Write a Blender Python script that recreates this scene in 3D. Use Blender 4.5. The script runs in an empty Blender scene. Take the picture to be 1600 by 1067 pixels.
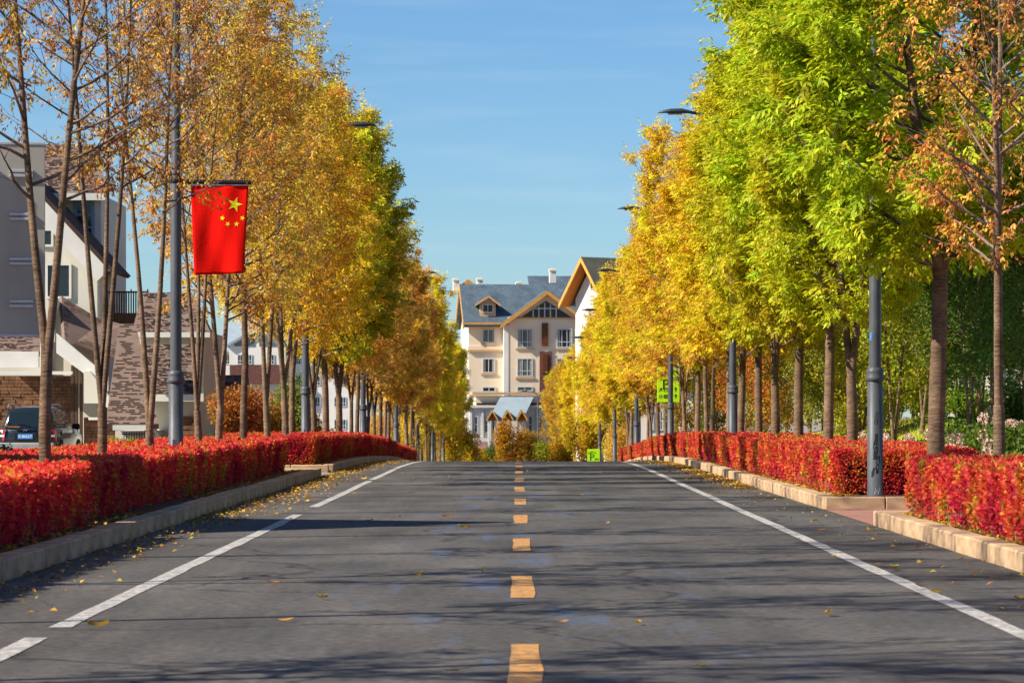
import bpy, math, random
import numpy as np
from mathutils import Vector, Matrix

# ------------------------------------------------------------------ camera
sc = bpy.context.scene
COL = sc.collection
F = 5458.0 / 1600.0            # focal length in image widths
cam_d = bpy.data.cameras.new('camera')
cam = bpy.data.objects.new('camera', cam_d)
COL.objects.link(cam)
cam.location = (0, 0, 1.6)
cam.rotation_euler = (math.radians(90), 0, 0)
cam_d.sensor_width = 36.0
cam_d.lens = 36.0 * F
cam_d.shift_x = -8.0 / 1600
cam_d.shift_y = 109.5 / 1600
cam_d.clip_start = 0.5
cam_d.clip_end = 6000
cam_d.dof.use_dof = True
cam_d.dof.focus_distance = 70.0
cam_d.dof.aperture_fstop = 7.0
sc.camera = cam

# ------------------------------------------------------------------ sky and sun
SUN_EL = math.radians(38)
SUN_A = math.radians(20)       # shadows fall to the right and 20 degrees away from the camera
to_sun = Vector((-math.cos(SUN_A) * math.cos(SUN_EL), -math.sin(SUN_A) * math.cos(SUN_EL), math.sin(SUN_EL)))
world = bpy.data.worlds.new('World')
sc.world = world
world.use_nodes = True
wn, wl = world.node_tree.nodes, world.node_tree.links
bg = wn['Background']
sky = wn.new('ShaderNodeTexSky')
sky.sky_type = 'NISHITA'
sky.sun_disc = False
sky.sun_elevation = SUN_EL
sky.sun_rotation = math.atan2(to_sun.x, to_sun.y)
sky.altitude = 600
sky.air_density = 1.0
sky.dust_density = 0.15
sky.ozone_density = 3.0
hs = wn.new('ShaderNodeHueSaturation')
hs.inputs['Saturation'].default_value = 1.12
hs.inputs['Value'].default_value = 1.0
wl.new(sky.outputs[0], hs.inputs['Color'])
# thin high cloud streaks, everywhere round the horizon
tc = wn.new('ShaderNodeTexCoord')
mp = wn.new('ShaderNodeMapping')
mp.inputs['Scale'].default_value = (7, 7, 75)
wl.new(tc.outputs['Generated'], mp.inputs['Vector'])
nz = wn.new('ShaderNodeTexNoise')
nz.inputs['Scale'].default_value = 1.6
nz.inputs['Detail'].default_value = 6
wl.new(mp.outputs[0], nz.inputs['Vector'])
cr = wn.new('ShaderNodeValToRGB')
cr.color_ramp.elements[0].position = 0.50
cr.color_ramp.elements[0].color = (0, 0, 0, 1)
cr.color_ramp.elements[1].position = 0.85
cr.color_ramp.elements[1].color = (0.16, 0.16, 0.16, 1)
wl.new(nz.outputs['Fac'], cr.inputs[0])
cm = wn.new('ShaderNodeMix')
cm.data_type = 'RGBA'
cm.inputs[7].default_value = (7.5, 8.0, 8.8, 1)
wl.new(cr.outputs[0], cm.inputs[0])
tint = wn.new('ShaderNodeMix'); tint.data_type = 'RGBA'; tint.blend_type = 'MULTIPLY'; tint.inputs[0].default_value = 1.0
tint.inputs[7].default_value = (0.66, 0.86, 1.07, 1)
wl.new(hs.outputs[0], tint.inputs[6])
wl.new(tint.outputs[2], cm.inputs[6])
wl.new(cm.outputs[2], bg.inputs['Color'])
bg.inputs['Strength'].default_value = 0.068

sun_d = bpy.data.lights.new('sun', 'SUN')
sun_d.energy = 5.0
sun_d.angle = math.radians(0.5)
sun_d.color = (1.0, 0.93, 0.82)
sun = bpy.data.objects.new('sun', sun_d)
COL.objects.link(sun)
sun.rotation_euler = to_sun.to_track_quat('Z', 'Y').to_euler()
sun.location = to_sun * 100

sc.view_settings.view_transform = 'Standard'
sc.view_settings.look = 'None'
sc.view_settings.exposure = 0.78
sc.view_settings.gamma = 1.0
sc.cycles.max_bounces = 3
sc.cycles.diffuse_bounces = 2
sc.cycles.glossy_bounces = 2
sc.cycles.transmission_bounces = 2
sc.cycles.adaptive_threshold = 0.025
sc.cycles.transparent_max_bounces = 8
sc.cycles.use_denoising = True
sc.cycles.caustics_reflective = False
sc.cycles.caustics_refractive = False


# ------------------------------------------------------------------ helpers
def srgb(h):
    h = h.lstrip('#')
    c = [int(h[i:i + 2], 16) / 255 for i in (0, 2, 4)]
    return tuple(x / 12.92 if x <= 0.04045 else ((x + 0.055) / 1.055) ** 2.4 for x in c)


def g(y):
    """height of the street surface along its length: level, a crest, then a long fall"""
    if y < 95: return 0.0
    if y < 150: return -0.0002 * (y - 95) ** 2
    if y < 330: return -0.605 - 0.022 * (y - 150)
    return -0.605 - 0.022 * 180


DY = 0.0
def P(px, py, Y):
    """a point at depth Y that stands at photo pixel px, py"""
    Y = Y - DY
    return Vector(((px - 808) * Y / 5458, Y, 1.6 + (643 - py) * Y / 5458))


def tag(o, label=None, cat=None, group=None, kind=None):
    if label: o['label'] = label
    if cat: o['category'] = cat
    if group: o['group'] = group
    if kind: o['kind'] = kind
    return o


def empty(name, loc=(0, 0, 0), rz=0.0, parent=None):
    o = bpy.data.objects.new(name, None)
    o.empty_display_size = 0.2
    o.location = loc
    o.rotation_euler = (0, 0, rz)
    COL.objects.link(o)
    if parent: o.parent = parent
    return o


def link(name, me, m=None, parent=None, loc=None):
    o = bpy.data.objects.new(name, me)
    COL.objects.link(o)
    if m is not None and len(me.materials) == 0: me.materials.append(m)
    if parent: o.parent = parent
    if loc is not None: o.location = loc
    return o


def copy_tree(o, parent=None):
    c = o.copy()
    COL.objects.link(c)
    c.parent = parent
    for ch in list(o.children): copy_tree(ch, c)
    return c


class MB:
    """collects verts and faces of one mesh"""
    def __init__(s):
        s.v, s.f, s.sm = [], [], []

    def add(s, vs, fs, smooth=False):
        n = len(s.v)
        s.v += [tuple(v) for v in vs]
        s.f += [tuple(i + n for i in f) for f in fs]
        s.sm += [smooth] * len(fs)
        return s

    def box(s, a, b):
        (x0, y0, z0), (x1, y1, z1) = a, b
        vs = [(x0, y0, z0), (x1, y0, z0), (x1, y1, z0), (x0, y1, z0), (x0, y0, z1), (x1, y0, z1), (x1, y1, z1), (x0, y1, z1)]
        return s.add(vs, [(3, 2, 1, 0), (4, 5, 6, 7), (0, 1, 5, 4), (1, 2, 6, 5), (2, 3, 7, 6), (3, 0, 4, 7)])

    def bbox(s, a, b, c=0.02):
        """box with chamfered upright and top edges"""
        (x0, y0, z0), (x1, y1, z1) = a, b
        def ring(i, z): return [(x0 + i + c, y0 + i, z), (x1 - i - c, y0 + i, z), (x1 - i, y0 + i + c, z), (x1 - i, y1 - i - c, z),
                                (x1 - i - c, y1 - i, z), (x0 + i + c, y1 - i, z), (x0 + i, y1 - i - c, z), (x0 + i, y0 + i + c, z)]
        vs = ring(0, z0) + ring(0, z1 - c) + ring(c, z1)
        fs = [tuple(range(7, -1, -1)), tuple(range(16, 24))]
        for k in range(2):
            for i in range(8):
                j = (i + 1) % 8
                fs.append((k * 8 + i, k * 8 + j, k * 8 + 8 + j, k * 8 + 8 + i))
        return s.add(vs, fs)

    def prism(s, poly, d):
        """poly: 3D points of one flat outline, d: extrusion vector"""
        n = len(poly)
        d = Vector(d)
        vs = [Vector(p) for p in poly] + [Vector(p) + d for p in poly]
        fs = [tuple(range(n)), tuple(range(2 * n - 1, n - 1, -1))]
        for i in range(n):
            j = (i + 1) % n
            fs.append((i, i + n, j + n, j))
        return s.add(vs, fs)

    def tube(s, pts, rad, sides=8, cap=True):
        pts = [Vector(p) for p in pts]
        n = len(pts)
        if not hasattr(rad, '__len__'): rad = [rad] * n
        vs, fs = [], []
        ref = None
        for i, p in enumerate(pts):
            d = (pts[min(i + 1, n - 1)] - pts[max(i - 1, 0)]).normalized()
            if ref is None:
                ref = d.orthogonal().normalized()
            a = (ref - d * ref.dot(d)).normalized()
            ref = a
            b = d.cross(a)
            for k in range(sides):
                t = 2 * math.pi * k / sides
                vs.append(p + (a * math.cos(t) + b * math.sin(t)) * rad[i])
        for i in range(n - 1):
            for k in range(sides):
                k2 = (k + 1) % sides
                fs.append((i * sides + k, i * sides + k2, (i + 1) * sides + k2, (i + 1) * sides + k))
        s.add(vs, fs, True)
        if cap:
            s.add([vs[k] for k in range(sides)], [tuple(range(sides - 1, -1, -1))])
            s.add([vs[(n - 1) * sides + k] for k in range(sides)], [tuple(range(sides))])
        return s

    def lathe(s, prof, sides=20):
        """prof: list of (r, z)"""
        return s.tube([(0, 0, z) for r, z in prof], [r for r, z in prof], sides)

    def mesh(s, name, fix=True):
        me = bpy.data.meshes.new(name)
        me.from_pydata([tuple(v) for v in s.v], [], s.f)
        me.polygons.foreach_set('use_smooth', s.sm)
        if fix:
            import bmesh
            bm = bmesh.new(); bm.from_mesh(me)
            bmesh.ops.recalc_face_normals(bm, faces=bm.faces)
            bm.to_mesh(me); bm.free()
        me.update()
        return me

    def build(s, name, m, parent=None, loc=None, fix=True):
        return link(name, s.mesh(name, fix), m, parent, loc)


def quad_mesh(name, V, rnd=None):
    """V: (n, 4, 3) array of loose quads with one random number each"""
    n = len(V)
    me = bpy.data.meshes.new(name)
    me.vertices.add(n * 4)
    me.vertices.foreach_set('co', np.ascontiguousarray(V, dtype=np.float32).ravel())
    me.loops.add(n * 4)
    me.loops.foreach_set('vertex_index', np.arange(n * 4, dtype=np.int32))
    me.polygons.add(n)
    me.polygons.foreach_set('loop_start', np.arange(0, n * 4, 4, dtype=np.int32))
    me.update(calc_edges=True)
    a = me.attributes.new('rnd', 'FLOAT', 'FACE')
    if rnd is None: rnd = np.random.RandomState(n).rand(n)
    a.data.foreach_set('value', np.asarray(rnd, dtype=np.float32))
    return me


# ------------------------------------------------------------------ materials
def nt(name):
    m = bpy.data.materials.new(name)
    m.use_nodes = True
    t = m.node_tree
    return m, t.nodes, t.links, t.nodes['Principled BSDF']


def mat(name, col, rough=0.7, var=0.12, scale=3.0, bump=0.0, bscale=40.0, metal=0.0, spec=0.3, coords='Object', objvar=0.0, stretch=(1, 1, 1)):
    m, n, l, b = nt(name)
    if isinstance(col, str): col = srgb(col)
    tcn = n.new('ShaderNodeTexCoord')
    mpn = n.new('ShaderNodeMapping')
    mpn.inputs['Scale'].default_value = stretch
    l.new(tcn.outputs[coords], mpn.inputs['Vector'])
    nz1 = n.new('ShaderNodeTexNoise')
    nz1.inputs['Scale'].default_value = scale
    nz1.inputs['Detail'].default_value = 5
    l.new(mpn.outputs[0], nz1.inputs['Vector'])
    mr = n.new('ShaderNodeMapRange')
    mr.inputs['From Min'].default_value = 0.3
    mr.inputs['From Max'].default_value = 0.7
    mr.inputs['To Min'].default_value = 1 - var
    mr.inputs['To Max'].default_value = 1 + var
    l.new(nz1.outputs['Fac'], mr.inputs['Value'])
    h = n.new('ShaderNodeHueSaturation')
    h.inputs['Color'].default_value = (*col, 1)
    if objvar > 0:
        oi = n.new('ShaderNodeObjectInfo')
        ma = n.new('ShaderNodeMath'); ma.operation = 'MULTIPLY_ADD'
        ma.inputs[1].default_value = objvar * 2
        ma.inputs[2].default_value = 1 - objvar
        l.new(oi.outputs['Random'], ma.inputs[0])
        mm = n.new('ShaderNodeMath'); mm.operation = 'MULTIPLY'
        l.new(ma.outputs[0], mm.inputs[0]); l.new(mr.outputs[0], mm.inputs[1])
        l.new(mm.outputs[0], h.inputs['Value'])
    else:
        l.new(mr.outputs[0], h.inputs['Value'])
    l.new(h.outputs[0], b.inputs['Base Color'])
    b.inputs['Roughness'].default_value = rough
    b.inputs['Metallic'].default_value = metal
    b.inputs['Specular IOR Level'].default_value = spec
    if bump > 0:
        nb = n.new('ShaderNodeTexNoise')
        nb.inputs['Scale'].default_value = bscale
        nb.inputs['Detail'].default_value = 4
        l.new(mpn.outputs[0], nb.inputs['Vector'])
        bp = n.new('ShaderNodeBump')
        bp.inputs['Strength'].default_value = bump
        bp.inputs['Distance'].default_value = 0.02
        l.new(nb.outputs['Fac'], bp.inputs['Height'])
        l.new(bp.outputs[0], b.inputs['Normal'])
    return m


def leaf_mat(name, hue=0.05, patch=0.06, val=0.35, transl=0.4, pscale=0.9, base=None):
    """leaf colour = the object's own colour, each leaf and each clump a little different"""
    m, n, l, b = nt(name)
    n.remove(b)
    oi = n.new('ShaderNodeObjectInfo')
    at = n.new('ShaderNodeAttribute'); at.attribute_name = 'rnd'
    geo = n.new('ShaderNodeNewGeometry')
    nz1 = n.new('ShaderNodeTexNoise'); nz1.inputs['Scale'].default_value = pscale; nz1.inputs['Detail'].default_value = 3
    l.new(geo.outputs['Position'], nz1.inputs['Vector'])
    hsv = n.new('ShaderNodeHueSaturation')
    if base is None: l.new(oi.outputs['Color'], hsv.inputs['Color'])
    else: hsv.inputs['Color'].default_value = (*srgb(base), 1)
    def ma(a, mul, add):
        k = n.new('ShaderNodeMath'); k.operation = 'MULTIPLY_ADD'
        l.new(a, k.inputs[0]); k.inputs[1].default_value = mul
        if isinstance(add, float): k.inputs[2].default_value = add
        else: l.new(add, k.inputs[2])
        return k.outputs[0]
    h1 = ma(at.outputs['Fac'], hue * 2, 0.5 - hue)
    h2 = ma(nz1.outputs['Fac'], patch * 4, -patch * 2)
    hh = n.new('ShaderNodeMath'); hh.operation = 'ADD'
    l.new(h1, hh.inputs[0]); l.new(h2, hh.inputs[1])
    l.new(hh.outputs[0], hsv.inputs['Hue'])
    # value from another digit of the same random number
    fr = n.new('ShaderNodeMath'); fr.operation = 'FRACT'
    l.new(ma(at.outputs['Fac'], 17.3, 0.0), fr.inputs[0])
    l.new(ma(fr.outputs[0], val * 2, 1 - val), hsv.inputs['Value'])
    df = n.new('ShaderNodeBsdfPrincipled')
    df.inputs['Roughness'].default_value = 0.55
    df.inputs['Specular IOR Level'].default_value = 0.25
    tr = n.new('ShaderNodeBsdfTranslucent')
    l.new(hsv.outputs[0], df.inputs['Base Color']); l.new(hsv.outputs[0], tr.inputs['Color'])
    mx = n.new('ShaderNodeMixShader'); mx.inputs[0].default_value = transl
    l.new(df.outputs[0], mx.inputs[1]); l.new(tr.outputs[0], mx.inputs[2])
    l.new(mx.outputs[0], n['Material Output'].inputs['Surface'])
    return m


def hedge_mat():
    m, n, l, b = nt('barberry_leaf')
    n.remove(b)
    at = n.new('ShaderNodeAttribute'); at.attribute_name = 'rnd'
    geo = n.new('ShaderNodeNewGeometry')
    nz1 = n.new('ShaderNodeTexNoise'); nz1.inputs['Scale'].default_value = 1.1; nz1.inputs['Detail'].default_value = 4
    l.new(geo.outputs['Position'], nz1.inputs['Vector'])
    # clump tone + leaf tone -> position on a red .. orange .. yellow-green scale
    a = n.new('ShaderNodeMath'); a.operation = 'MULTIPLY_ADD'; a.inputs[1].default_value = 0.50; l.new(at.outputs['Fac'], a.inputs[0])
    k = n.new('ShaderNodeMapRange'); k.inputs[1].default_value = 0.32; k.inputs[2].default_value = 0.70; k.inputs[3].default_value = -0.06; k.inputs[4].default_value = 0.66
    l.new(nz1.outputs['Fac'], k.inputs[0]); l.new(k.outputs[0], a.inputs[2])
    r = n.new('ShaderNodeValToRGB')
    e = r.color_ramp.elements
    e[0].position = 0.0; e[0].color = (*srgb('#8c1730'), 1)
    e[1].position = 1.0; e[1].color = (*srgb('#8e9030'), 1)
    for p, c in ((0.14, '#b81e3a'), (0.34, '#d43a4c'), (0.52, '#dc4438'), (0.68, '#dc6436'), (0.82, '#d8913c'), (0.92, '#b8a236')):
        x = e.new(p); x.color = (*srgb(c), 1)
    l.new(a.outputs[0], r.inputs[0])
    oi = n.new('ShaderNodeObjectInfo')
    mixc = n.new('ShaderNodeMix'); mixc.data_type = 'RGBA'; mixc.blend_type = 'MULTIPLY'; mixc.inputs[0].default_value = 1
    l.new(r.outputs[0], mixc.inputs[6]); l.new(oi.outputs['Color'], mixc.inputs[7])
    df = n.new('ShaderNodeBsdfPrincipled'); df.inputs['Roughness'].default_value = 0.6; df.inputs['Specular IOR Level'].default_value = 0.2
    tr = n.new('ShaderNodeBsdfTranslucent')
    l.new(mixc.outputs[2], df.inputs['Base Color']); l.new(mixc.outputs[2], tr.inputs['Color'])
    mx = n.new('ShaderNodeMixShader'); mx.inputs[0].default_value = 0.48
    l.new(df.outputs[0], mx.inputs[1]); l.new(tr.outputs[0], mx.inputs[2])
    l.new(mx.outputs[0], n['Material Output'].inputs['Surface'])
    return m


def asphalt_mat():
    m, n, l, b = nt('asphalt')
    geo = n.new('ShaderNodeNewGeometry')
    def noise(scale, detail=4, stretch=None, rough=0.5):
        z = n.new('ShaderNodeTexNoise'); z.inputs['Scale'].default_value = scale; z.inputs['Detail'].default_value = detail; z.inputs['Roughness'].default_value = rough
        if stretch:
            q = n.new('ShaderNodeMapping'); q.inputs['Scale'].default_value = stretch
            l.new(geo.outputs['Position'], q.inputs['Vector']); l.new(q.outputs[0], z.inputs['Vector'])
        else: l.new(geo.outputs['Position'], z.inputs['Vector'])
        return z
    fine = noise(55, 3, None, 0.8)
    mid = noise(0.9, 5, (1, 0.22, 1))
    r = n.new('ShaderNodeValToRGB')
    r.color_ramp.elements[0].position = 0.3; r.color_ramp.elements[0].color = (0.070, 0.065, 0.060, 1)
    r.color_ramp.elements[1].position = 0.7; r.color_ramp.elements[1].color = (0.120, 0.107, 0.092, 1)
    l.new(mid.outputs['Fac'], r.inputs[0])
    fm = n.new('ShaderNodeMapRange'); fm.inputs[1].default_value = 0.25; fm.inputs[2].default_value = 0.75; fm.inputs[3].default_value = 0.72; fm.inputs[4].default_value = 1.3
    l.new(fine.outputs['Fac'], fm.inputs[0])
    grit = noise(11, 3, None, 0.6)
    gm = n.new('ShaderNodeMapRange'); gm.inputs[1].default_value = 0.36; gm.inputs[2].default_value = 0.64; gm.inputs[3].default_value = 0.68; gm.inputs[4].default_value = 1.3
    l.new(grit.outputs['Fac'], gm.inputs[0])
    patch = noise(0.35, 4, (1, 0.5, 1), 0.6)
    pm = n.new('ShaderNodeMapRange'); pm.inputs[1].default_value = 0.35; pm.inputs[2].default_value = 0.65; pm.inputs[3].default_value = 0.74; pm.inputs[4].default_value = 1.14
    l.new(patch.outputs['Fac'], pm.inputs[0])
    # wheel tracks run along the street
    tk = noise(1.0, 3, (1.6, 0.012, 1), 0.5)
    tm = n.new('ShaderNodeMapRange'); tm.inputs[1].default_value = 0.3; tm.inputs[2].default_value = 0.7; tm.inputs[3].default_value = 0.84; tm.inputs[4].default_value = 1.14
    l.new(tk.outputs['Fac'], tm.inputs[0])
    def mul(a, b_):
        q = n.new('ShaderNodeMath'); q.operation = 'MULTIPLY'; l.new(a, q.inputs[0]); l.new(b_, q.inputs[1]); return q.outputs[0]
    # fine cracks: edges of big warped cells, only here and there
    wv = noise(0.8, 3)
    wa = n.new('ShaderNodeVectorMath'); wa.operation = 'MULTIPLY_ADD'; wa.inputs[1].default_value = (1.2, 1.2, 0)
    l.new(wv.outputs['Color'], wa.inputs[0]); l.new(geo.outputs['Position'], wa.inputs[2])
    vo = n.new('ShaderNodeTexVoronoi'); vo.feature = 'DISTANCE_TO_EDGE'; vo.inputs['Scale'].default_value = 0.22
    l.new(wa.outputs[0], vo.inputs['Vector'])
    ck = n.new('ShaderNodeMapRange'); ck.inputs[1].default_value = 0.0; ck.inputs[2].default_value = 0.012; ck.inputs[3].default_value = 0.4; ck.inputs[4].default_value = 1.0
    l.new(vo.outputs['Distance'], ck.inputs[0])
    allv = mul(mul(mul(fm.outputs[0], gm.outputs[0]), mul(pm.outputs[0], tm.outputs[0])), ck.outputs[0])
    hv = n.new('ShaderNodeHueSaturation'); l.new(r.outputs[0], hv.inputs['Color']); l.new(allv, hv.inputs['Value'])
    # remains of scrubbed-off blue paint near the middle of the carriageway
    bl = noise(1.3, 6, (1.3, 0.16, 1), 0.65)
    br = n.new('ShaderNodeMapRange'); br.inputs[1].default_value = 0.54; br.inputs[2].default_value = 0.66; br.inputs[3].default_value = 0.0; br.inputs[4].default_value = 0.55
    l.new(bl.outputs['Fac'], br.inputs[0])
    sp = n.new('ShaderNodeSeparateXYZ'); l.new(geo.outputs['Position'], sp.inputs[0])
    ab = n.new('ShaderNodeMath'); ab.operation = 'ABSOLUTE'; l.new(sp.outputs[0], ab.inputs[0])
    md = n.new('ShaderNodeMapRange'); md.inputs[1].default_value = 0.8; md.inputs[2].default_value = 2.0; md.inputs[3].default_value = 1.0; md.inputs[4].default_value = 0.12
    l.new(ab.outputs[0], md.inputs[0])
    mu = n.new('ShaderNodeMath'); mu.operation = 'MULTIPLY'; l.new(br.outputs[0], mu.inputs[0]); l.new(md.outputs[0], mu.inputs[1])
    mx = n.new('ShaderNodeMix'); mx.data_type = 'RGBA'; mx.inputs[7].default_value = (0.085, 0.125, 0.21, 1)
    l.new(mu.outputs[0], mx.inputs[0]); l.new(hv.outputs[0], mx.inputs[6])
    l.new(mx.outputs[2], b.inputs['Base Color'])
    b.inputs['Roughness'].default_value = 0.85
    b.inputs['Specular IOR Level'].default_value = 0.2
    bp = n.new('ShaderNodeBump'); bp.inputs['Strength'].default_value = 0.5; bp.inputs['Distance'].default_value = 0.006
    l.new(fine.outputs['Fac'], bp.inputs['Height']); l.new(bp.outputs[0], b.inputs['Normal'])
    return m


def paint_mat(name, col, wear=0.45):
    """worn road paint: asphalt shows through in flakes"""
    m, n, l, b = nt(name)
    geo = n.new('ShaderNodeNewGeometry')
    z = n.new('ShaderNodeTexNoise'); z.inputs['Scale'].default_value = 9; z.inputs['Detail'].default_value = 8; z.inputs['Roughness'].default_value = 0.75
    l.new(geo.outputs['Position'], z.inputs['Vector'])
    k = n.new('ShaderNodeMapRange'); k.inputs[1].default_value = wear - 0.10; k.inputs[2].default_value = wear + 0.05
    k.inputs[3].default_value = 0.75; k.inputs[4].default_value = 0.0
    l.new(z.outputs['Fac'], k.inputs[0])
    mx = n.new('ShaderNodeMix'); mx.data_type = 'RGBA'
    mx.inputs[6].default_value = (*srgb(col), 1); mx.inputs[7].default_value = (0.11, 0.1, 0.09, 1)
    l.new(k.outputs[0], mx.inputs[0]); l.new(mx.outputs[2], b.inputs['Base Color'])
    b.inputs['Roughness'].default_value = 0.75
    return m


def bark_mat(name, col):
    m, n, l, b = nt(name)
    tcn = n.new('ShaderNodeTexCoord')
    q = n.new('ShaderNodeMapping'); q.inputs['Scale'].default_value = (6, 6, 34); l.new(tcn.outputs['Object'], q.inputs['Vector'])
    z = n.new('ShaderNodeTexNoise'); z.inputs['Scale'].default_value = 1.0; z.inputs['Detail'].default_value = 6; z.inputs['Roughness'].default_value = 0.65
    l.new(q.outputs[0], z.inputs['Vector'])
    z2 = n.new('ShaderNodeTexNoise'); z2.inputs['Scale'].default_value = 2.2; z2.inputs['Detail'].default_value = 5
    l.new(tcn.outputs['Object'], z2.inputs['Vector'])
    ad = n.new('ShaderNodeMath'); ad.operation = 'ADD'; l.new(z.outputs['Fac'], ad.inputs[0]); l.new(z2.outputs['Fac'], ad.inputs[1])
    k = n.new('ShaderNodeMapRange'); k.inputs[1].default_value = 0.7; k.inputs[2].default_value = 1.3; k.inputs[3].default_value = 0.32; k.inputs[4].default_value = 1.5
    l.new(ad.outputs[0], k.inputs[0])
    oi = n.new('ShaderNodeObjectInfo')
    oo = n.new('ShaderNodeMath'); oo.operation = 'MULTIPLY_ADD'; oo.inputs[1].default_value = 0.5; oo.inputs[2].default_value = 0.75; l.new(oi.outputs['Random'], oo.inputs[0])
    mu = n.new('ShaderNodeMath'); mu.operation = 'MULTIPLY'; l.new(k.outputs[0], mu.inputs[0]); l.new(oo.outputs[0], mu.inputs[1])
    h = n.new('ShaderNodeHueSaturation'); h.inputs['Color'].default_value = (*srgb(col), 1); l.new(mu.outputs[0], h.inputs['Value'])
    l.new(h.outputs[0], b.inputs['Base Color'])
    b.inputs['Roughness'].default_value = 0.9; b.inputs['Specular IOR Level'].default_value = 0.15
    bp = n.new('ShaderNodeBump'); bp.inputs['Strength'].default_value = 1.0; bp.inputs['Distance'].default_value = 0.03
    l.new(ad.outputs[0], bp.inputs['Height']); l.new(bp.outputs[0], b.inputs['Normal'])
    return m


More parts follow.
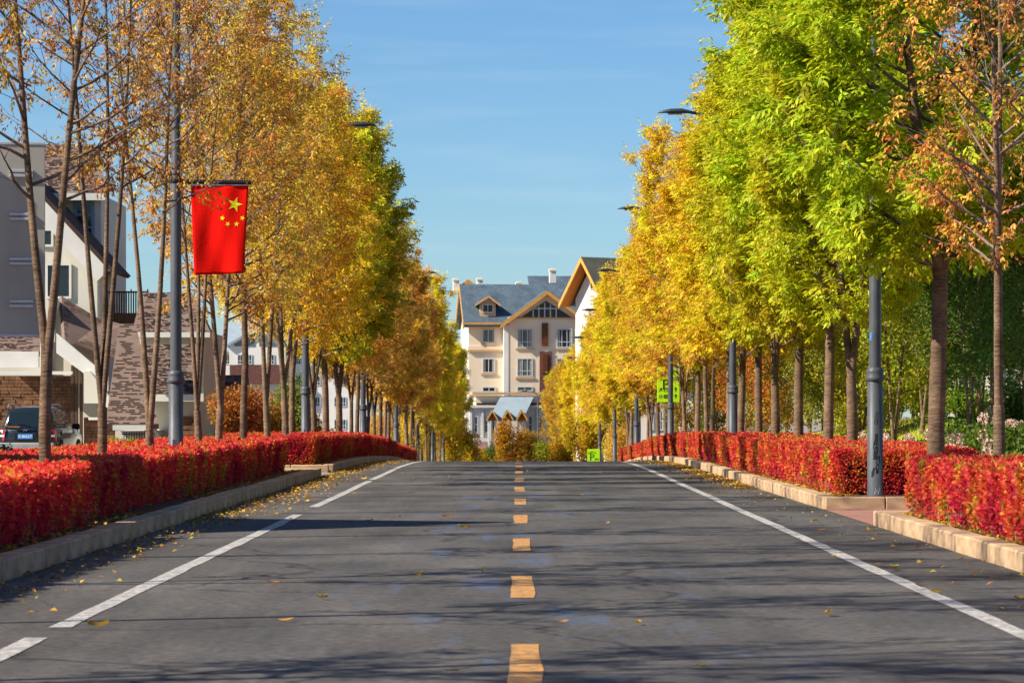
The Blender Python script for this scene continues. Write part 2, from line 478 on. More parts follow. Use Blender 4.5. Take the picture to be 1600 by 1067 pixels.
M = dict(
    asphalt=asphalt_mat(),
    white_line=paint_mat('white_road_paint', '#ccc5bc', 0.54),
    yellow_line=paint_mat('orange_road_paint', '#d8963a', 0.53),
    kerb=mat('kerb_stone', '#b89874', 0.85, 0.26, 2.5, 0.5, 30, objvar=0.14, stretch=(1, 1, 3)),
    soil=mat('soil', '#5a3f2c', 0.95, 0.3, 3, 0.6, 25, coords='Object'),
    red_paving=mat('red_paving', '#9a6c5c', 0.9, 0.15, 2, 0.3, 30),
    paving=mat('grey_paving', '#8c8478', 0.9, 0.15, 0.6, 0.3, 20),
    lawn=mat('lawn', '#9c9c36', 0.95, 0.3, 1.4, 0.5, 30),
    bark=bark_mat('bark', '#7d6650'),
    twig=bark_mat('twig_bark', '#877264'),
    leaf=leaf_mat('street_leaf', 0.026, 0.03, 0.4, 0.48),
    dry=leaf_mat('dry_leaf', 0.03, 0.03, 0.45, 0.3),
    hedge=hedge_mat(),
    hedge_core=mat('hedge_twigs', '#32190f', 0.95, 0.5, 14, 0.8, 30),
    hedge_twig=mat('hedge_stem', '#7d6a60', 0.9, 0.3, 8),
    pole=mat('grey_pole_paint', '#4b4e52', 0.5, 0.25, 3.2, 0.15, 20, spec=0.4, stretch=(1, 1, 0.6)),
    pole_patch=mat('peeled_patch', '#24282e', 0.8, 0.2, 8),
    lamp=mat('lamp_housing', '#33373c', 0.45, 0.15, 4, spec=0.4),
    lens=mat('lamp_lens', '#8a8a84', 0.3, 0.1, 5),
    black=mat('black_metal', '#1d1c1f', 0.5, 0.2, 4),
    red_cloth=mat('red_flag_cloth', '#ee160c', 0.95, 0.06, 2.5, 0.25, 25, spec=0.08),
    yellow_cloth=mat('yellow_star_cloth', '#ffec20', 0.75, 0.04, 3),
    white_cloth=mat('white_hem', '#dcd8d6', 0.8, 0.05, 4),
    alu=mat('aluminium_sheet', '#a8a496', 0.5, 0.22, 0.9, 0.05, 12, metal=0.15, spec=0.5, stretch=(1, 1, 0.5)),
    alu_light=mat('aluminium_rail', '#c2c4c4', 0.4, 0.1, 5, metal=0.4),
    cream=mat('cream_wall', '#d8d2c0', 0.9, 0.06, 0.8, 0.1, 20),
    white_wall=mat('white_wall', '#e2dcd0', 0.9, 0.06, 0.6, 0.1, 20),
    white_trim=mat('white_trim', '#dcd8cf', 0.7, 0.06, 1.5),
    tan_wall=mat('tan_wall', '#ecd6b6', 0.9, 0.06, 0.5, 0.1, 18),
    tan_trim=mat('tan_trim', '#cfa678', 0.8, 0.08, 1.2),
    wood_trim=mat('orange_wood', '#cf9848', 0.7, 0.12, 2.0, stretch=(1, 1, 1)),
    soffit=mat('orange_soffit', '#c8792e', 0.75, 0.15, 2.0),
    shingle=mat('brown_shingle', '#776357', 0.95, 0.14, 1.6, 0.3, 12),
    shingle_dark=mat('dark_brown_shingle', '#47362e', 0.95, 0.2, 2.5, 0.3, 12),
    stone=mat('brown_stone', '#7d5a40', 0.92, 0.4, 3.0, 0.6, 14),
    mortar=mat('dark_mortar', '#33261e', 0.95, 0.2, 4),
    timber=mat('dark_timber', '#4e3a2c', 0.85, 0.25, 3, 0.3, 20, stretch=(6, 6, 0.6)),
    dark_glass=mat('window_glass', '#20262a', 0.12, 0.25, 0.5, spec=0.6),
    curtain_glass=mat('curtained_glass', '#5c6460', 0.15, 0.3, 0.9, spec=0.6),
    curtain=mat('curtain_cloth', '#9a948a', 0.9, 0.25, 6, stretch=(6, 1, .3)),
    frame=mat('white_frame', '#cfd2d4', 0.5, 0.05, 4),
    blue_frame=mat('blue_frame', '#7d97ab', 0.5, 0.08, 4),
    louvre=mat('brown_louvre', '#7a4420', 0.7, 0.2, 4),
    brown_brick=mat('brown_brick_panel', '#6a453c', 0.9, 0.2, 3, 0.3, 30),
    grey_roof=mat('pale_grey_roof', '#93a0a6', 0.5, 0.1, 1.0),
    olive_roof=mat('olive_grey_roof', '#6f6a58', 0.8, 0.15, 1.2, 0.3, 10),
    sign_green=mat('lime_sign', '#b4ee12', 0.6, 0.05, 2),
    sign_ink=mat('sign_ink', '#1b2a12', 0.7, 0.05, 3),
    car_paint=mat('car_paint', '#1c2326', 0.18, 0.1, 2, spec=0.7),
    car_side=mat('car_door_paint', '#2c3438', 0.08, 0.1, 2, metal=0.6, spec=0.8),
    car_glass=mat('car_glass', '#1a2422', 0.08, 0.2, 1.5, spec=0.8),
    car_silver=mat('silver_plastic', '#8d8f8e', 0.4, 0.1, 3),
    tail_red=mat('tail_lamp_red', '#b00d16', 0.2, 0.15, 6, spec=0.7),
    tail_white=mat('tail_lamp_clear', '#cfc9c2', 0.2, 0.1, 8, spec=0.7),
    plate_blue=mat('plate_blue', '#3f86c4', 0.5, 0.08, 6),
    plate_white=mat('plate_white', '#e6eef4', 0.5, 0.03, 6),
    chrome=mat('chrome', '#d0d2d4', 0.15, 0.05, 5, metal=0.9),
    rubber=mat('rubber', '#17171a', 0.85, 0.1, 8),
    petal=leaf_mat('hydrangea_petal', 0.02, 0.02, 0.2, 0.3, 3.0, '#e4bfae'),
    grass=leaf_mat('grass_blade', 0.03, 0.05, 0.3, 0.4, 0.7, '#a8aa34'),
    litter=leaf_mat('fallen_leaf', 0.035, 0.02, 0.35, 0.2, 1.0, '#c39336'),
    red_sign=mat('red_sign', '#c81a14', 0.6, 0.05, 3),
    pink_sign=mat('pink_sign', '#b98a86', 0.7, 0.2, 3),
)


def tile_roof_mat(name, col, sx, sz):
    """small pressed roof tiles: far too small to tell apart singly"""
    m, n, l, b = nt(name)
    tcn = n.new('ShaderNodeTexCoord')
    br = n.new('ShaderNodeTexBrick')
    br.inputs['Scale'].default_value = 1.0
    br.inputs['Brick Width'].default_value = sx
    br.inputs['Row Height'].default_value = sz
    br.inputs['Mortar Size'].default_value = 0.03
    br.inputs['Mortar Smooth'].default_value = 0.6
    c = srgb(col)
    br.inputs['Color1'].default_value = (*c, 1)
    br.inputs['Color2'].default_value = (c[0] * 1.35, c[1] * 1.3, c[2] * 1.25, 1)
    br.inputs['Mortar'].default_value = (c[0] * 0.35, c[1] * 0.35, c[2] * 0.4, 1)
    l.new(tcn.outputs['UV'], br.inputs['Vector'])
    wz = n.new('ShaderNodeTexNoise'); wz.inputs['Scale'].default_value = 0.7; wz.inputs['Detail'].default_value = 6
    l.new(tcn.outputs['UV'], wz.inputs['Vector'])
    wm = n.new('ShaderNodeMapRange'); wm.inputs[1].default_value = 0.3; wm.inputs[2].default_value = 0.7; wm.inputs[3].default_value = 0.7; wm.inputs[4].default_value = 1.3
    l.new(wz.outputs['Fac'], wm.inputs[0])
    hv = n.new('ShaderNodeHueSaturation'); l.new(br.outputs['Color'], hv.inputs['Color']); l.new(wm.outputs[0], hv.inputs['Value'])
    l.new(hv.outputs[0], b.inputs['Base Color'])
    b.inputs['Roughness'].default_value = 0.7
    bp = n.new('ShaderNodeBump'); bp.inputs['Strength'].default_value = 0.6; bp.inputs['Distance'].default_value = 0.03; bp.invert = True
    l.new(br.outputs['Fac'], bp.inputs['Height']); l.new(bp.outputs[0], b.inputs['Normal'])
    return m


M['blue_roof'] = tile_roof_mat('blue_grey_roof_tile', '#4d5d68', 0.34, 0.36)
RND = random.Random(7)
# ------------------------------------------------------------------ ground, road, verges
YS = [-60, -20, 0, 12, 20, 30, 40, 49.3, 57, 65, 75, 85, 91.5] + list(range(95, 156, 5)) + [165, 180, 200, 230, 260, 300, 330, 345, 400, 520, 800, 1500, 4000]


def strip(name, x0, x1, dz, m, y0=-60, y1=4000, parent=None, hx=None, nx=1):
    ys = sorted(set([y for y in YS if y0 <= y <= y1] + [y0, y1]))
    b = MB()
    vs, fs = [], []
    for y in ys:
        for i in range(nx + 1):
            x = x0 + (x1 - x0) * i / nx
            vs.append((x, y, g(y) + dz + (hx(x, y) if hx else 0)))
    for j in range(len(ys) - 1):
        for i in range(nx):
            a = j * (nx + 1) + i
            fs.append((a, a + 1, a + nx + 2, a + nx + 1))
    b.add(vs, fs)
    return b.build(name, m, parent, fix=False)


ground = tag(strip('ground', -2500, 2500, -0.03, M['paving'], hx=lambda x, y: 0, nx=1), kind='structure')
road = tag(strip('road', -4.95, 5.12, 0.0, M['asphalt'], y1=330), kind='structure')
tag(strip('cross_street', -90, 90, 0.004, M['asphalt'], y0=330, y1=345), kind='structure')
tag(strip('crossing_path', 5.0, 14, 0.008, M['red_paving'], y0=49.3, y1=57.4), kind='structure')
tag(strip('driveway', -22, -4.85, 0.008, M['paving'], y0=85.8, y1=91.5), kind='structure')

# markings: each dash and line piece its own mesh, 4 mm above the road
def marking(name, m, pts):
    """pts: list of (xl, xr, y)"""
    b = MB()
    vs = []
    for xl, xr, y in pts: vs += [(xl, y, g(y) + 0.005), (xr, y, g(y) + 0.005)]
    b.add(vs, [(2 * i, 2 * i + 1, 2 * i + 3, 2 * i + 2) for i in range(len(pts) - 1)])
    return b.build(name, m, road, fix=False)

for k in range(14):
    y0 = 10 + 10 * k
    n = 5
    marking('centre_dash', M['yellow_line'], [(-0.05 + RND.uniform(-.012, .012), 0.155 + RND.uniform(-.012, .012), y0 + 4.0 * i / n) for i in range(n + 1)])
rw = random.Random(3)
def edge(x, w, y0, y1):
    pts = []
    y = y0
    while y < y1:
        o = 0.008 * math.sin(y * 0.3) + rw.uniform(-.005, .005)
        pts.append((x + o - w / 2, x + o + w / 2 + rw.uniform(-.012, .012), y))
        y += 1.0 if y < 60 else 2.5
    pts.append((x - w / 2, x + w / 2, y1))
    marking('edge_line', M['white_line'], pts)
for a, b_ in ((8, 24.7), (25.9, 54.2), (58.5, 80.5), (82, 97), (98, 150)): edge(-3.40, 0.16, a, b_)
for a, b_ in ((8, 150),): edge(3.62, 0.16, a, b_)

# planting beds
for nm, sx, y0, y1 in (('planting_bed', -1, -10, 85.8), ('planting_bed', -1, 91.5, 330), ('planting_bed', 1, -10, 49.3), ('planting_bed', 1, 57.4, 330)):
    x0, x1 = (5.24 if sx > 0 else 5.05, 8.4)
    o = strip(nm, sx * x0 if sx > 0 else -x1, sx * x1 if sx > 0 else -x0, 0.155, M['soil'], y0=y0, y1=y1)
    tag(o, kind='structure')

# kerbs: one block each, butted end to end
kb = MB().bbox((-0.14, 0.004, -0.12), (0.14, 0.986, 0.205), 0.018)
kerb_me = kb.mesh('kerb_stone'); kerb_me.materials.append(M['kerb'])
def kerb(y0, y1, x, nm):
    root = tag(empty(nm), kind='structure')
    y = y0
    while y < y1 - 0.2:
        o = link('kerb_stone', kerb_me, None, root)
        o.location = (x + RND.uniform(-.008, .008), y, g(y + .5) + RND.uniform(-.006, .006))
        sl = (g(y + 1) - g(y))
        o.rotation_euler = (math.atan(sl), 0, RND.uniform(-.006, .006))
        y += 0.99
    return root
kL1 = kerb(16, 85.5, -4.98, 'kerb_left_near')
kL2 = kerb(92, 165, -4.98, 'kerb_left_far')
kR1 = kerb(16.5, 49.2, 5.16, 'kerb_right_near')
kR2 = kerb(57.4, 165, 5.16, 'kerb_right_far')
for root, y, s in ((kR1, 49.35, 1), (kR2, 57.3, 1), (kL1, 85.8, -1), (kL2, 91.6, -1)):
    for k in range(3):
        o = link('kerb_stone', kerb_me, None, root)
        o.location = (s * (5.04 + 0.99 * k) + (0 if s > 0 else .1), y, RND.uniform(-.004, .004))
        o.rotation_euler = (0, 0, -s * math.pi / 2)

# garden lawn rising behind the hedge on the right
def lawn_h(x, y):
    t = min(max((x - 8.2) / 3.2, 0), 1)
    return 0.15 + (t * t * (3 - 2 * t)) * (1.0 + 0.12 * math.sin(y * .21) + .1 * math.sin(x * .9 + y * .1))
tag(strip('lawn', 8.35, 34, 0.0, M['lawn'], y0=57.4, y1=165, hx=lawn_h, nx=26), kind='structure')

# ------------------------------------------------------------------ trees
def unit(a): return a / np.maximum(np.linalg.norm(a, axis=-1, keepdims=True), 1e-9)


def compound_leaves(rs, pos, out, npair=4, lr=0.28, ll=0.125, lw=0.042, droop=0.45, curl=0.0):
    """pinnate leaves: pos (n,3), out (n,3) growing direction -> quads (n*(2*npair+1),4,3), rnd"""
    n = len(pos)
    d = unit(out + rs.normal(0, .45, (n, 3)) + np.array([0, 0, -droop]))
    up = np.array([0, 0, 1.0]) + rs.normal(0, .35, (n, 3))
    s = unit(np.cross(d, up))
    nn = np.cross(s, d)
    sc_ = rs.uniform(.75, 1.2, (n, 1))
    quads, rn = [], []
    lr_ = rs.rand(n)
    for j in range(2 * npair + 1):
        if j == 2 * npair:
            base = pos + d * lr * sc_
            ld = d + rs.normal(0, .12, (n, 3))
        else:
            t = 0.25 + 0.72 * (j // 2) / max(npair - 1, 1)
            sg = 1 if j % 2 else -1
            base = pos + d * (lr * t) * sc_ + np.array([0, 0, -0.05]) * t * sc_
            ld = d * .6 + s * sg * .75 + np.array([0, 0, -droop * .9]) + rs.normal(0, .18, (n, 3))
        ld = unit(ld)
        w = unit(np.cross(ld, nn + rs.normal(0, .3 + curl, (n, 3))))
        L = ll * sc_ * rs.uniform(.8, 1.15, (n, 1))
        W = lw * sc_ * .5
        mid = base + ld * L * .45
        bend = np.cross(w, ld) * L * (.06 + curl * .2)
        q = np.stack([base, mid + w * W + bend, base + ld * L, mid - w * W + bend], axis=1)
        quads.append(q)
        rn.append(np.clip(lr_ + rs.normal(0, .12, n), 0, 1))
    return np.concatenate(quads), np.concatenate(rn)


def simple_leaves(rs, pos, L=0.06, W=0.045, droop=0.3):
    n = len(pos)
    d = unit(rs.normal(0, 1, (n, 3)) + np.array([0, 0, -droop]))
    w = unit(np.cross(d, rs.normal(0, 1, (n, 3))))
    l = L * rs.uniform(.7, 1.25, (n, 1))
    mid = pos + d * l * .45
    return np.stack([pos, mid + w * W * .5, pos + d * l, mid - w * W * .5], axis=1), rs.rand(n)


def samara(rs, pos, k=34, size=(.11, .32), L=.065, W=.024):
    """hanging bunches of dry winged seeds"""
    n = len(pos)
    p = np.repeat(pos, k, 0)
    u = rs.rand(n * k, 1)
    r = size[0] * np.sqrt(rs.rand(n * k, 1)) * (1 - .6 * u)
    a = rs.rand(n * k, 1) * 2 * np.pi
    hs_ = np.repeat(rs.uniform(.6, 1.2, (n, 1)), k, 0)
    p = p + np.concatenate([np.cos(a) * r, np.sin(a) * r, -u * size[1] * hs_], 1)
    d = unit(np.concatenate([np.cos(a) * .35, np.sin(a) * .35, -np.ones_like(a)], 1) + rs.normal(0, .25, (n * k, 3)))
    w = unit(np.cross(d, rs.normal(0, 1, (n * k, 3))))
    l = L * rs.uniform(.7, 1.2, (n * k, 1))
    mid = p + d * l * .6
    return np.stack([p, mid + w * W * .5, p + d * l, mid - w * W * .5], 1), np.repeat(rs.rand(n), k) * .5 + rs.rand(n * k) * .5


def skeleton(seed, H, fork, nst, r0, cbase, crad, spread, nbr, lean=0.0, twig_gap=0.3, asc=1.0, zz=1.0):
    """returns wood paths split into trunk and branches, plus leaf bearing points with directions"""
    R = random.Random(seed)
    trunk, branches, pts, dirs = [], [], [], []
    la = R.uniform(0, 6.28)
    tp = []
    nseg = 10
    for i in range(nseg + 1):
        t = i / nseg
        tp.append(Vector((math.cos(la) * lean * t + .035 * math.sin(3 * t + seed), math.sin(la) * lean * t + .035 * math.cos(2.3 * t + seed * 2), -0.1 + (fork + .1) * t)))
    tr = [r0 * (1.3 if i == 0 else 1.06 if i == 1 else 1.0 - .18 * i / nseg) * R.uniform(.96, 1.05) for i in range(nseg + 1)]
    trunk.append((tp, tr, 10))
    a0 = R.uniform(0, 6.28)
    for s in range(nst):
        az = a0 + s * 2 * math.pi / nst + R.uniform(-.35, .35)
        top = H * (1 if s == 0 else R.uniform(.86, .98))
        sp_ = spread * R.uniform(.7, 1.2) if nst > 1 else spread * .25
        lp, lr = [], []
        n = 12
        wob = R.uniform(0, 6)
        rs0 = r0 * (.82 if nst == 1 else .66 if nst == 2 else .56)
        for i in range(n + 1):
            t = i / n
            off = sp_ * (t ** .95)
            lp.append(tp[-1] + Vector((math.cos(az) * off + .09 * math.sin(5 * t + wob) * t, math.sin(az) * off + .09 * math.cos(4.2 * t + wob) * t, (top - fork) * t - (.06 if i == 0 else 0))))
            lr.append(max(rs0 * (1 - t) ** .85, .007))
        trunk.append((lp, lr, 8))
        nb = int(nbr / nst)
        for k in range(nb):
            tz = cbase + (top * .985 - cbase) * ((k + R.random()) / nb)
            t = (tz - fork) / (top - fork)
            if t <= .02: t = .03 + .05 * R.random()
            x = t * n
            i = min(int(x), n - 1)
            o = lp[i].lerp(lp[i + 1], x - i)
            rr = lr[i] + (lr[i + 1] - lr[i]) * (x - i)
            u = (tz - cbase) / (top - cbase)
            prof = max(math.sin(math.pi * (u * .79 + .19)), .06) ** .75
            L = crad * prof * R.uniform(.7, 1.12)
            if nst > 1: L *= .82
            ba = R.uniform(0, 6.28) if nst == 1 else az + R.gauss(0, 1.25)
            el = (0.35 + .55 * u + R.uniform(-.15, .2)) * asc
            bp, brd = [], []
            m = 6
            for j in range(m + 1):
                q = j / m
                e = el + .45 * q * q * asc
                if j == 0: p = o.copy()
                else: p = bp[-1] + Vector((math.cos(ba) * math.cos(e), math.sin(ba) * math.cos(e), math.sin(e) * zz)) * (L / m) + Vector((R.gauss(0, .03), R.gauss(0, .03), R.gauss(0, .03)))
                bp.append(p)
                brd.append(max(min(rr * .6, .012 + .012 * L) * (1 - q) ** .8, .0045))
            branches.append((bp, brd, 5))
            nt_ = max(int(L / twig_gap), 2)
            for w in range(nt_ + 1):
                q = .22 + .78 * (w + R.random() * .6) / (nt_ + .6)
                q = min(q, .99)
                x = q * m
                j = min(int(x), m - 1)
                o2 = bp[j].lerp(bp[j + 1], x - j)
                da = ba + (1 if w % 2 else -1) * R.uniform(.3, 1.2)
                e2 = el + R.uniform(-.35, .6)
                dv = Vector((math.cos(da) * math.cos(e2), math.sin(da) * math.cos(e2), math.sin(e2)))
                tl = R.uniform(.3, .85) * (1.1 - .45 * q)
                e_ = o2 + dv * tl * .5 + Vector((R.gauss(0, .02), R.gauss(0, .02), R.gauss(0, .02)))
                e3 = o2 + dv * tl + Vector((0, 0, .08 * tl))
                branches.append(([o2, e_, e3], [.007, .005, .003], 3))
                for f in (.3, .65, 1.0):
                    pts.append(o2.lerp(e3, f)); dirs.append(dv)
            for f in (.5, .7, .85, 1.0):
                j = min(int(f * m), m)
                pts.append(bp[j]); dirs.append((bp[j] - bp[max(j - 1, 0)]).normalized())
    return trunk, branches, np.array([tuple(p) for p in pts]), np.array([tuple(p) for p in dirs])


def wood_mesh(name, paths):
    b = MB()
    for p, r, s in paths: b.tube(p, r, s, cap=False)
    return b.mesh(name, fix=False)


def proto_tree(seed, leaves, kind='dense', bunches=0, **kw):
    rs = np.random.RandomState(seed)
    tr, br, pts, dirs = skeleton(seed, **kw)
    out = dict(trunk=wood_mesh('trunk', tr), branches=wood_mesh('branches', br))
    out['trunk'].materials.append(M['bark']); out['branches'].materials.append(M['twig'])
    wgt = rs.rand(len(pts)) ** 2.2
    idx = rs.choice(len(pts), leaves, p=wgt / wgt.sum())
    jit = .11 if kind == 'dense' else .07
    pos = pts[idx] + rs.normal(0, jit, (leaves, 3))
    if kind == 'dense':
        q, r = compound_leaves(rs, pos, dirs[idx], 4, .30, .15, .052, .55)
    elif kind == 'medium':
        q, r = compound_leaves(rs, pos, dirs[idx], 3, .24, .118, .042, .6, .25)
    else:
        q, r = compound_leaves(rs, pos, dirs[idx], 3, .19, .085, .034, .8, .6)
    out['crown'] = quad_mesh('crown', q, r)
    out['crown'].materials.append(M['leaf'] if kind != 'sparse' else M['dry'])
    if bunches:
        low = pts[rs.randint(0, len(pts), bunches)]
        q, r = samara(rs, low)
        out['seeds'] = quad_mesh('seed_bunches', q, r)
        out['seeds'].materials.append(M['dry'])
    return out


D = [proto_tree(11, 9500, 'dense', H=11.6, fork=3.0, nst=1, r0=.13, cbase=3.2, crad=3.1, spread=.6, nbr=95),
     proto_tree(12, 9500, 'dense', H=11.2, fork=2.2, nst=2, r0=.13, cbase=3.1, crad=3.0, spread=1.2, nbr=100),
     proto_tree(13, 9000, 'dense', H=12.0, fork=3.2, nst=3, r0=.125, cbase=3.5, crad=2.9, spread=1.3, nbr=100),
     proto_tree(14, 10500, 'dense', H=11.5, fork=3.5, nst=2, r0=.15, cbase=3.0, crad=3.6, spread=1.3, nbr=110, asc=.75)]
T = [proto_tree(25, 2100, 'medium', H=11.2, fork=2.6, nst=1, r0=.092, cbase=3.6, crad=2.5, spread=.5, nbr=84),
     proto_tree(26, 2200, 'medium', H=11.4, fork=1.6, nst=2, r0=.095, cbase=3.5, crad=2.6, spread=.8, nbr=86)]
Y_ = [proto_tree(21, 4800, 'medium', H=11.0, fork=2.4, nst=2, r0=.098, cbase=3.2, crad=2.7, spread=1.0, nbr=95),
      proto_tree(22, 4500, 'medium', H=11.4, fork=2.9, nst=1, r0=.1, cbase=3.3, crad=2.6, spread=.6, nbr=90),
      proto_tree(23, 4300, 'medium', H=10.6, fork=2.0, nst=3, r0=.105, cbase=3.2, crad=2.8, spread=1.1, nbr=95)]
S = [proto_tree(31, 520, 'sparse', 190, H=10.6, fork=2.2, nst=2, r0=.088, cbase=4.2, crad=2.9, spread=1.1, nbr=52, twig_gap=.42),
     proto_tree(32, 620, 'sparse', 170, H=10.8, fork=1.5, nst=3, r0=.085, cbase=4.7, crad=2.7, spread=.8, nbr=48, twig_gap=.42),
     proto_tree(33, 800, 'sparse', 90, H=10.6, fork=1.1, nst=2, r0=.085, cbase=4.8, crad=2.7, spread=.7, nbr=54, twig_gap=.4),
     proto_tree(34, 1500, 'sparse', 40, H=10.6, fork=1.5, nst=2, r0=.095, cbase=3.3, crad=3.0, spread=1.7, nbr=62, twig_gap=.4)]

ORD = ('first second third fourth fifth sixth seventh eighth ninth tenth eleventh twelfth thirteenth fourteenth fifteenth sixteenth seventeenth '
       'eighteenth nineteenth twentieth twenty-first twenty-second twenty-third twenty-fourth twenty-fifth twenty-sixth twenty-seventh twenty-eighth '
       'twenty-ninth thirtieth thirty-first thirty-second thirty-third thirty-fourth thirty-fifth thirty-sixth thirty-seventh thirty-eighth thirty-ninth fortieth').split()


def vary(hexc, R, a=.06):
    c = srgb(hexc)
    return tuple(max(0, x * (1 + R.uniform(-a, a))) for x in c) + (1,)


def put_tree(proto, x, y, rz, s, col, label, group, seed_col='#a4702e', z=None, lean=(0, 0), cat='tree', name='street_tree'):
    R = random.Random(int(y * 100 + x * 7))
    root = empty(name, (x, y, (g(y) + .12) if z is None else z), rz)
    root.rotation_euler = (lean[0], lean[1], rz)
    root.scale = (s, s, s)
    tag(root, label, cat, group)
    link('trunk', proto['trunk'], None, root)
    link('branches', proto['branches'], None, root)
    c = link('crown', proto['crown'], None, root)
    c.color = vary(col, R)
    if 'seeds' in proto:
        k = link('seed_bunches', proto['seeds'], None, root)
        k.color = vary(seed_col, R)
        k['kind'] = 'stuff'
    return root


# street trees: (distance along the street, prototype, colour, look)
LEFT = [
    (43.6, S[0], '#c48a34', 'half-bare forked tree with dry brown leaf bunches'),
    (54.0, S[1], '#c8943a', 'half-bare dark-stemmed tree with brown leaf bunches'),
    (61.0, S[2], '#d2a23a', 'half-bare twin-stemmed tree with gold and brown leaves'),
    (69.5, S[1], '#d4a23e', 'thin half-bare crooked tree with pale gold leaves'),
    (75.0, T[1], '#d6a23a', 'forked tree with thin brown and gold leaves'),
    (80.0, T[0], '#e0b848', 'straight slim tree with thin brown-gold crown'),
    (87.5, T[1], '#e8c440', 'twin-stemmed tree with golden brown crown'),
    (93.5, Y_[2], '#e6be38', 'forked tree with amber brown crown'),
    (98, Y_[0], '#efd030', 'tree with golden crown'),
    (109, Y_[2], '#f2d62c', 'forked tree with deep yellow crown'),
    (117, D[2], '#dccc30', 'full tree with yellow crown turning green at the tips'),
    (124, D[1], '#ccc82e', 'full tree with olive yellow crown'),
    (131, Y_[0], '#e8bc40', 'tree with amber crown'),
    (136.5, Y_[1], '#e4b048', 'tree with orange-brown crown'),
    (148, Y_[2], '#e6b446', 'tree with rusty gold crown'),
]
y = 155.0
k = 0
while y < 318:
    LEFT.append((y, [Y_[0], D[0], Y_[1], D[2], Y_[2]][k % 5], ['#e6bc34', '#ecd02c', '#e0ae36', '#f0da2c', '#e8c630'][k % 5],
                 ['tree with gold-brown crown', 'tree with yellow crown', 'tree with amber crown', 'tree with lemon yellow crown', 'tree with golden crown'][k % 5]))
    if y < 200: LEFT[-1] = (y, LEFT[-1][1], ('#e6b44a', '#ecc446', '#e2aa48')[k % 3], ('tree with rusty orange crown', 'tree with amber-gold crown', 'tree with orange-brown crown')[k % 3])
    y += 7.2; k += 1
RIGHT = [
    (50.0, S[3], '#d89a40', 'half-bare forked tree with dry orange-brown leaves'),
    (57.5, D[3], '#c0c624', 'stout straight tree with dense lime green crown'),
    (74.6, D[1], '#c4c824', 'twin-stemmed tree with dense lime green crown'),
    (80.0, D[2], '#c4ca22', 'tree with bright green crown'),
    (86.4, D[0], '#c4c422', 'tree with yellow-green crown'),
    (94.0, D[1], '#cec422', 'tree with greenish yellow crown'),
    (103., D[2], '#dcc626', 'tree with bright yellow crown'),
    (108.5, D[0], '#ead02a', 'tree with yellow crown'),
    (116., D[1], '#eac82a', 'tree with deep yellow crown'),
    (124., Y_[0], '#e4bc32', 'tree with golden orange crown'),
]
y = 130.5
k = 0
while y < 318:
    RIGHT.append((y, [Y_[1], D[2], Y_[2], Y_[0], D[0]][k % 5], ['#e0ae36', '#ecd02c', '#e6b834', '#eac830', '#ecd22c'][k % 5],
                  ['tree with orange-gold crown', 'tree with yellow crown', 'tree with amber crown', 'tree with golden crown', 'tree with deep yellow crown'][k % 5]))
    y += 7.4; k += 1
RT = random.Random(99)
for side, rows, sx in (('left', LEFT, -6.35), ('right', RIGHT, 7.0)):
    for i, (y, pr, col, look) in enumerate(rows):
        put_tree(pr, (-5.85 if y == 43.6 else sx + RT.uniform(-.15, .15)), y, RT.uniform(0, 6.28), RT.uniform(.95, 1.05) * (.88 if sx < 0 and 126 < y < 180 else .92 if sx < 0 and y > 180 else 1.0), col,
                 f'{look}, {ORD[i]} trunk in the {side} row', f'street trees of the {side} row')
for i, (px, y, pr, sc_, col) in enumerate(((897, 312, Y_[0], .9, '#e4bc30'), (872, 322, Y_[2], .82, '#deb032'), (912, 305, D[0], .9, '#eacc2c'), (884, 330, D[2], .85, '#e8c62e'))):
    put_tree(pr, (px - 808) * y / 5458, y, i * 2.0, sc_, col, ['golden tree at the foot of the hill, right of the dark far lamp', 'smaller amber tree closest to the dark far lamp', 'yellow tree before the white gabled house', 'full yellow tree behind the golden one at the foot of the hill'][i], 'trees at the foot of the hill')
# nearer trees whose twigs and shadows reach into the picture
for i, y in enumerate((37.5, 31.5, 25.5, 19.5, 13)):
    put_tree((S[1], S[3], S[2], S[3], S[0])[i], -6.5, y, RT.uniform(0, 6.28), 1.0, '#c99838', f'half-bare tree, {ORD[i]} one before the metal sign panel, only twigs and shadow in view', 'trees before the sign panel')
put_tree(S[0], 7.1, 42.5, 2.2, 1.0, '#cc8f3a', 'almost bare tree whose twigs hang in at the upper right corner', 'trees before the sign panel')

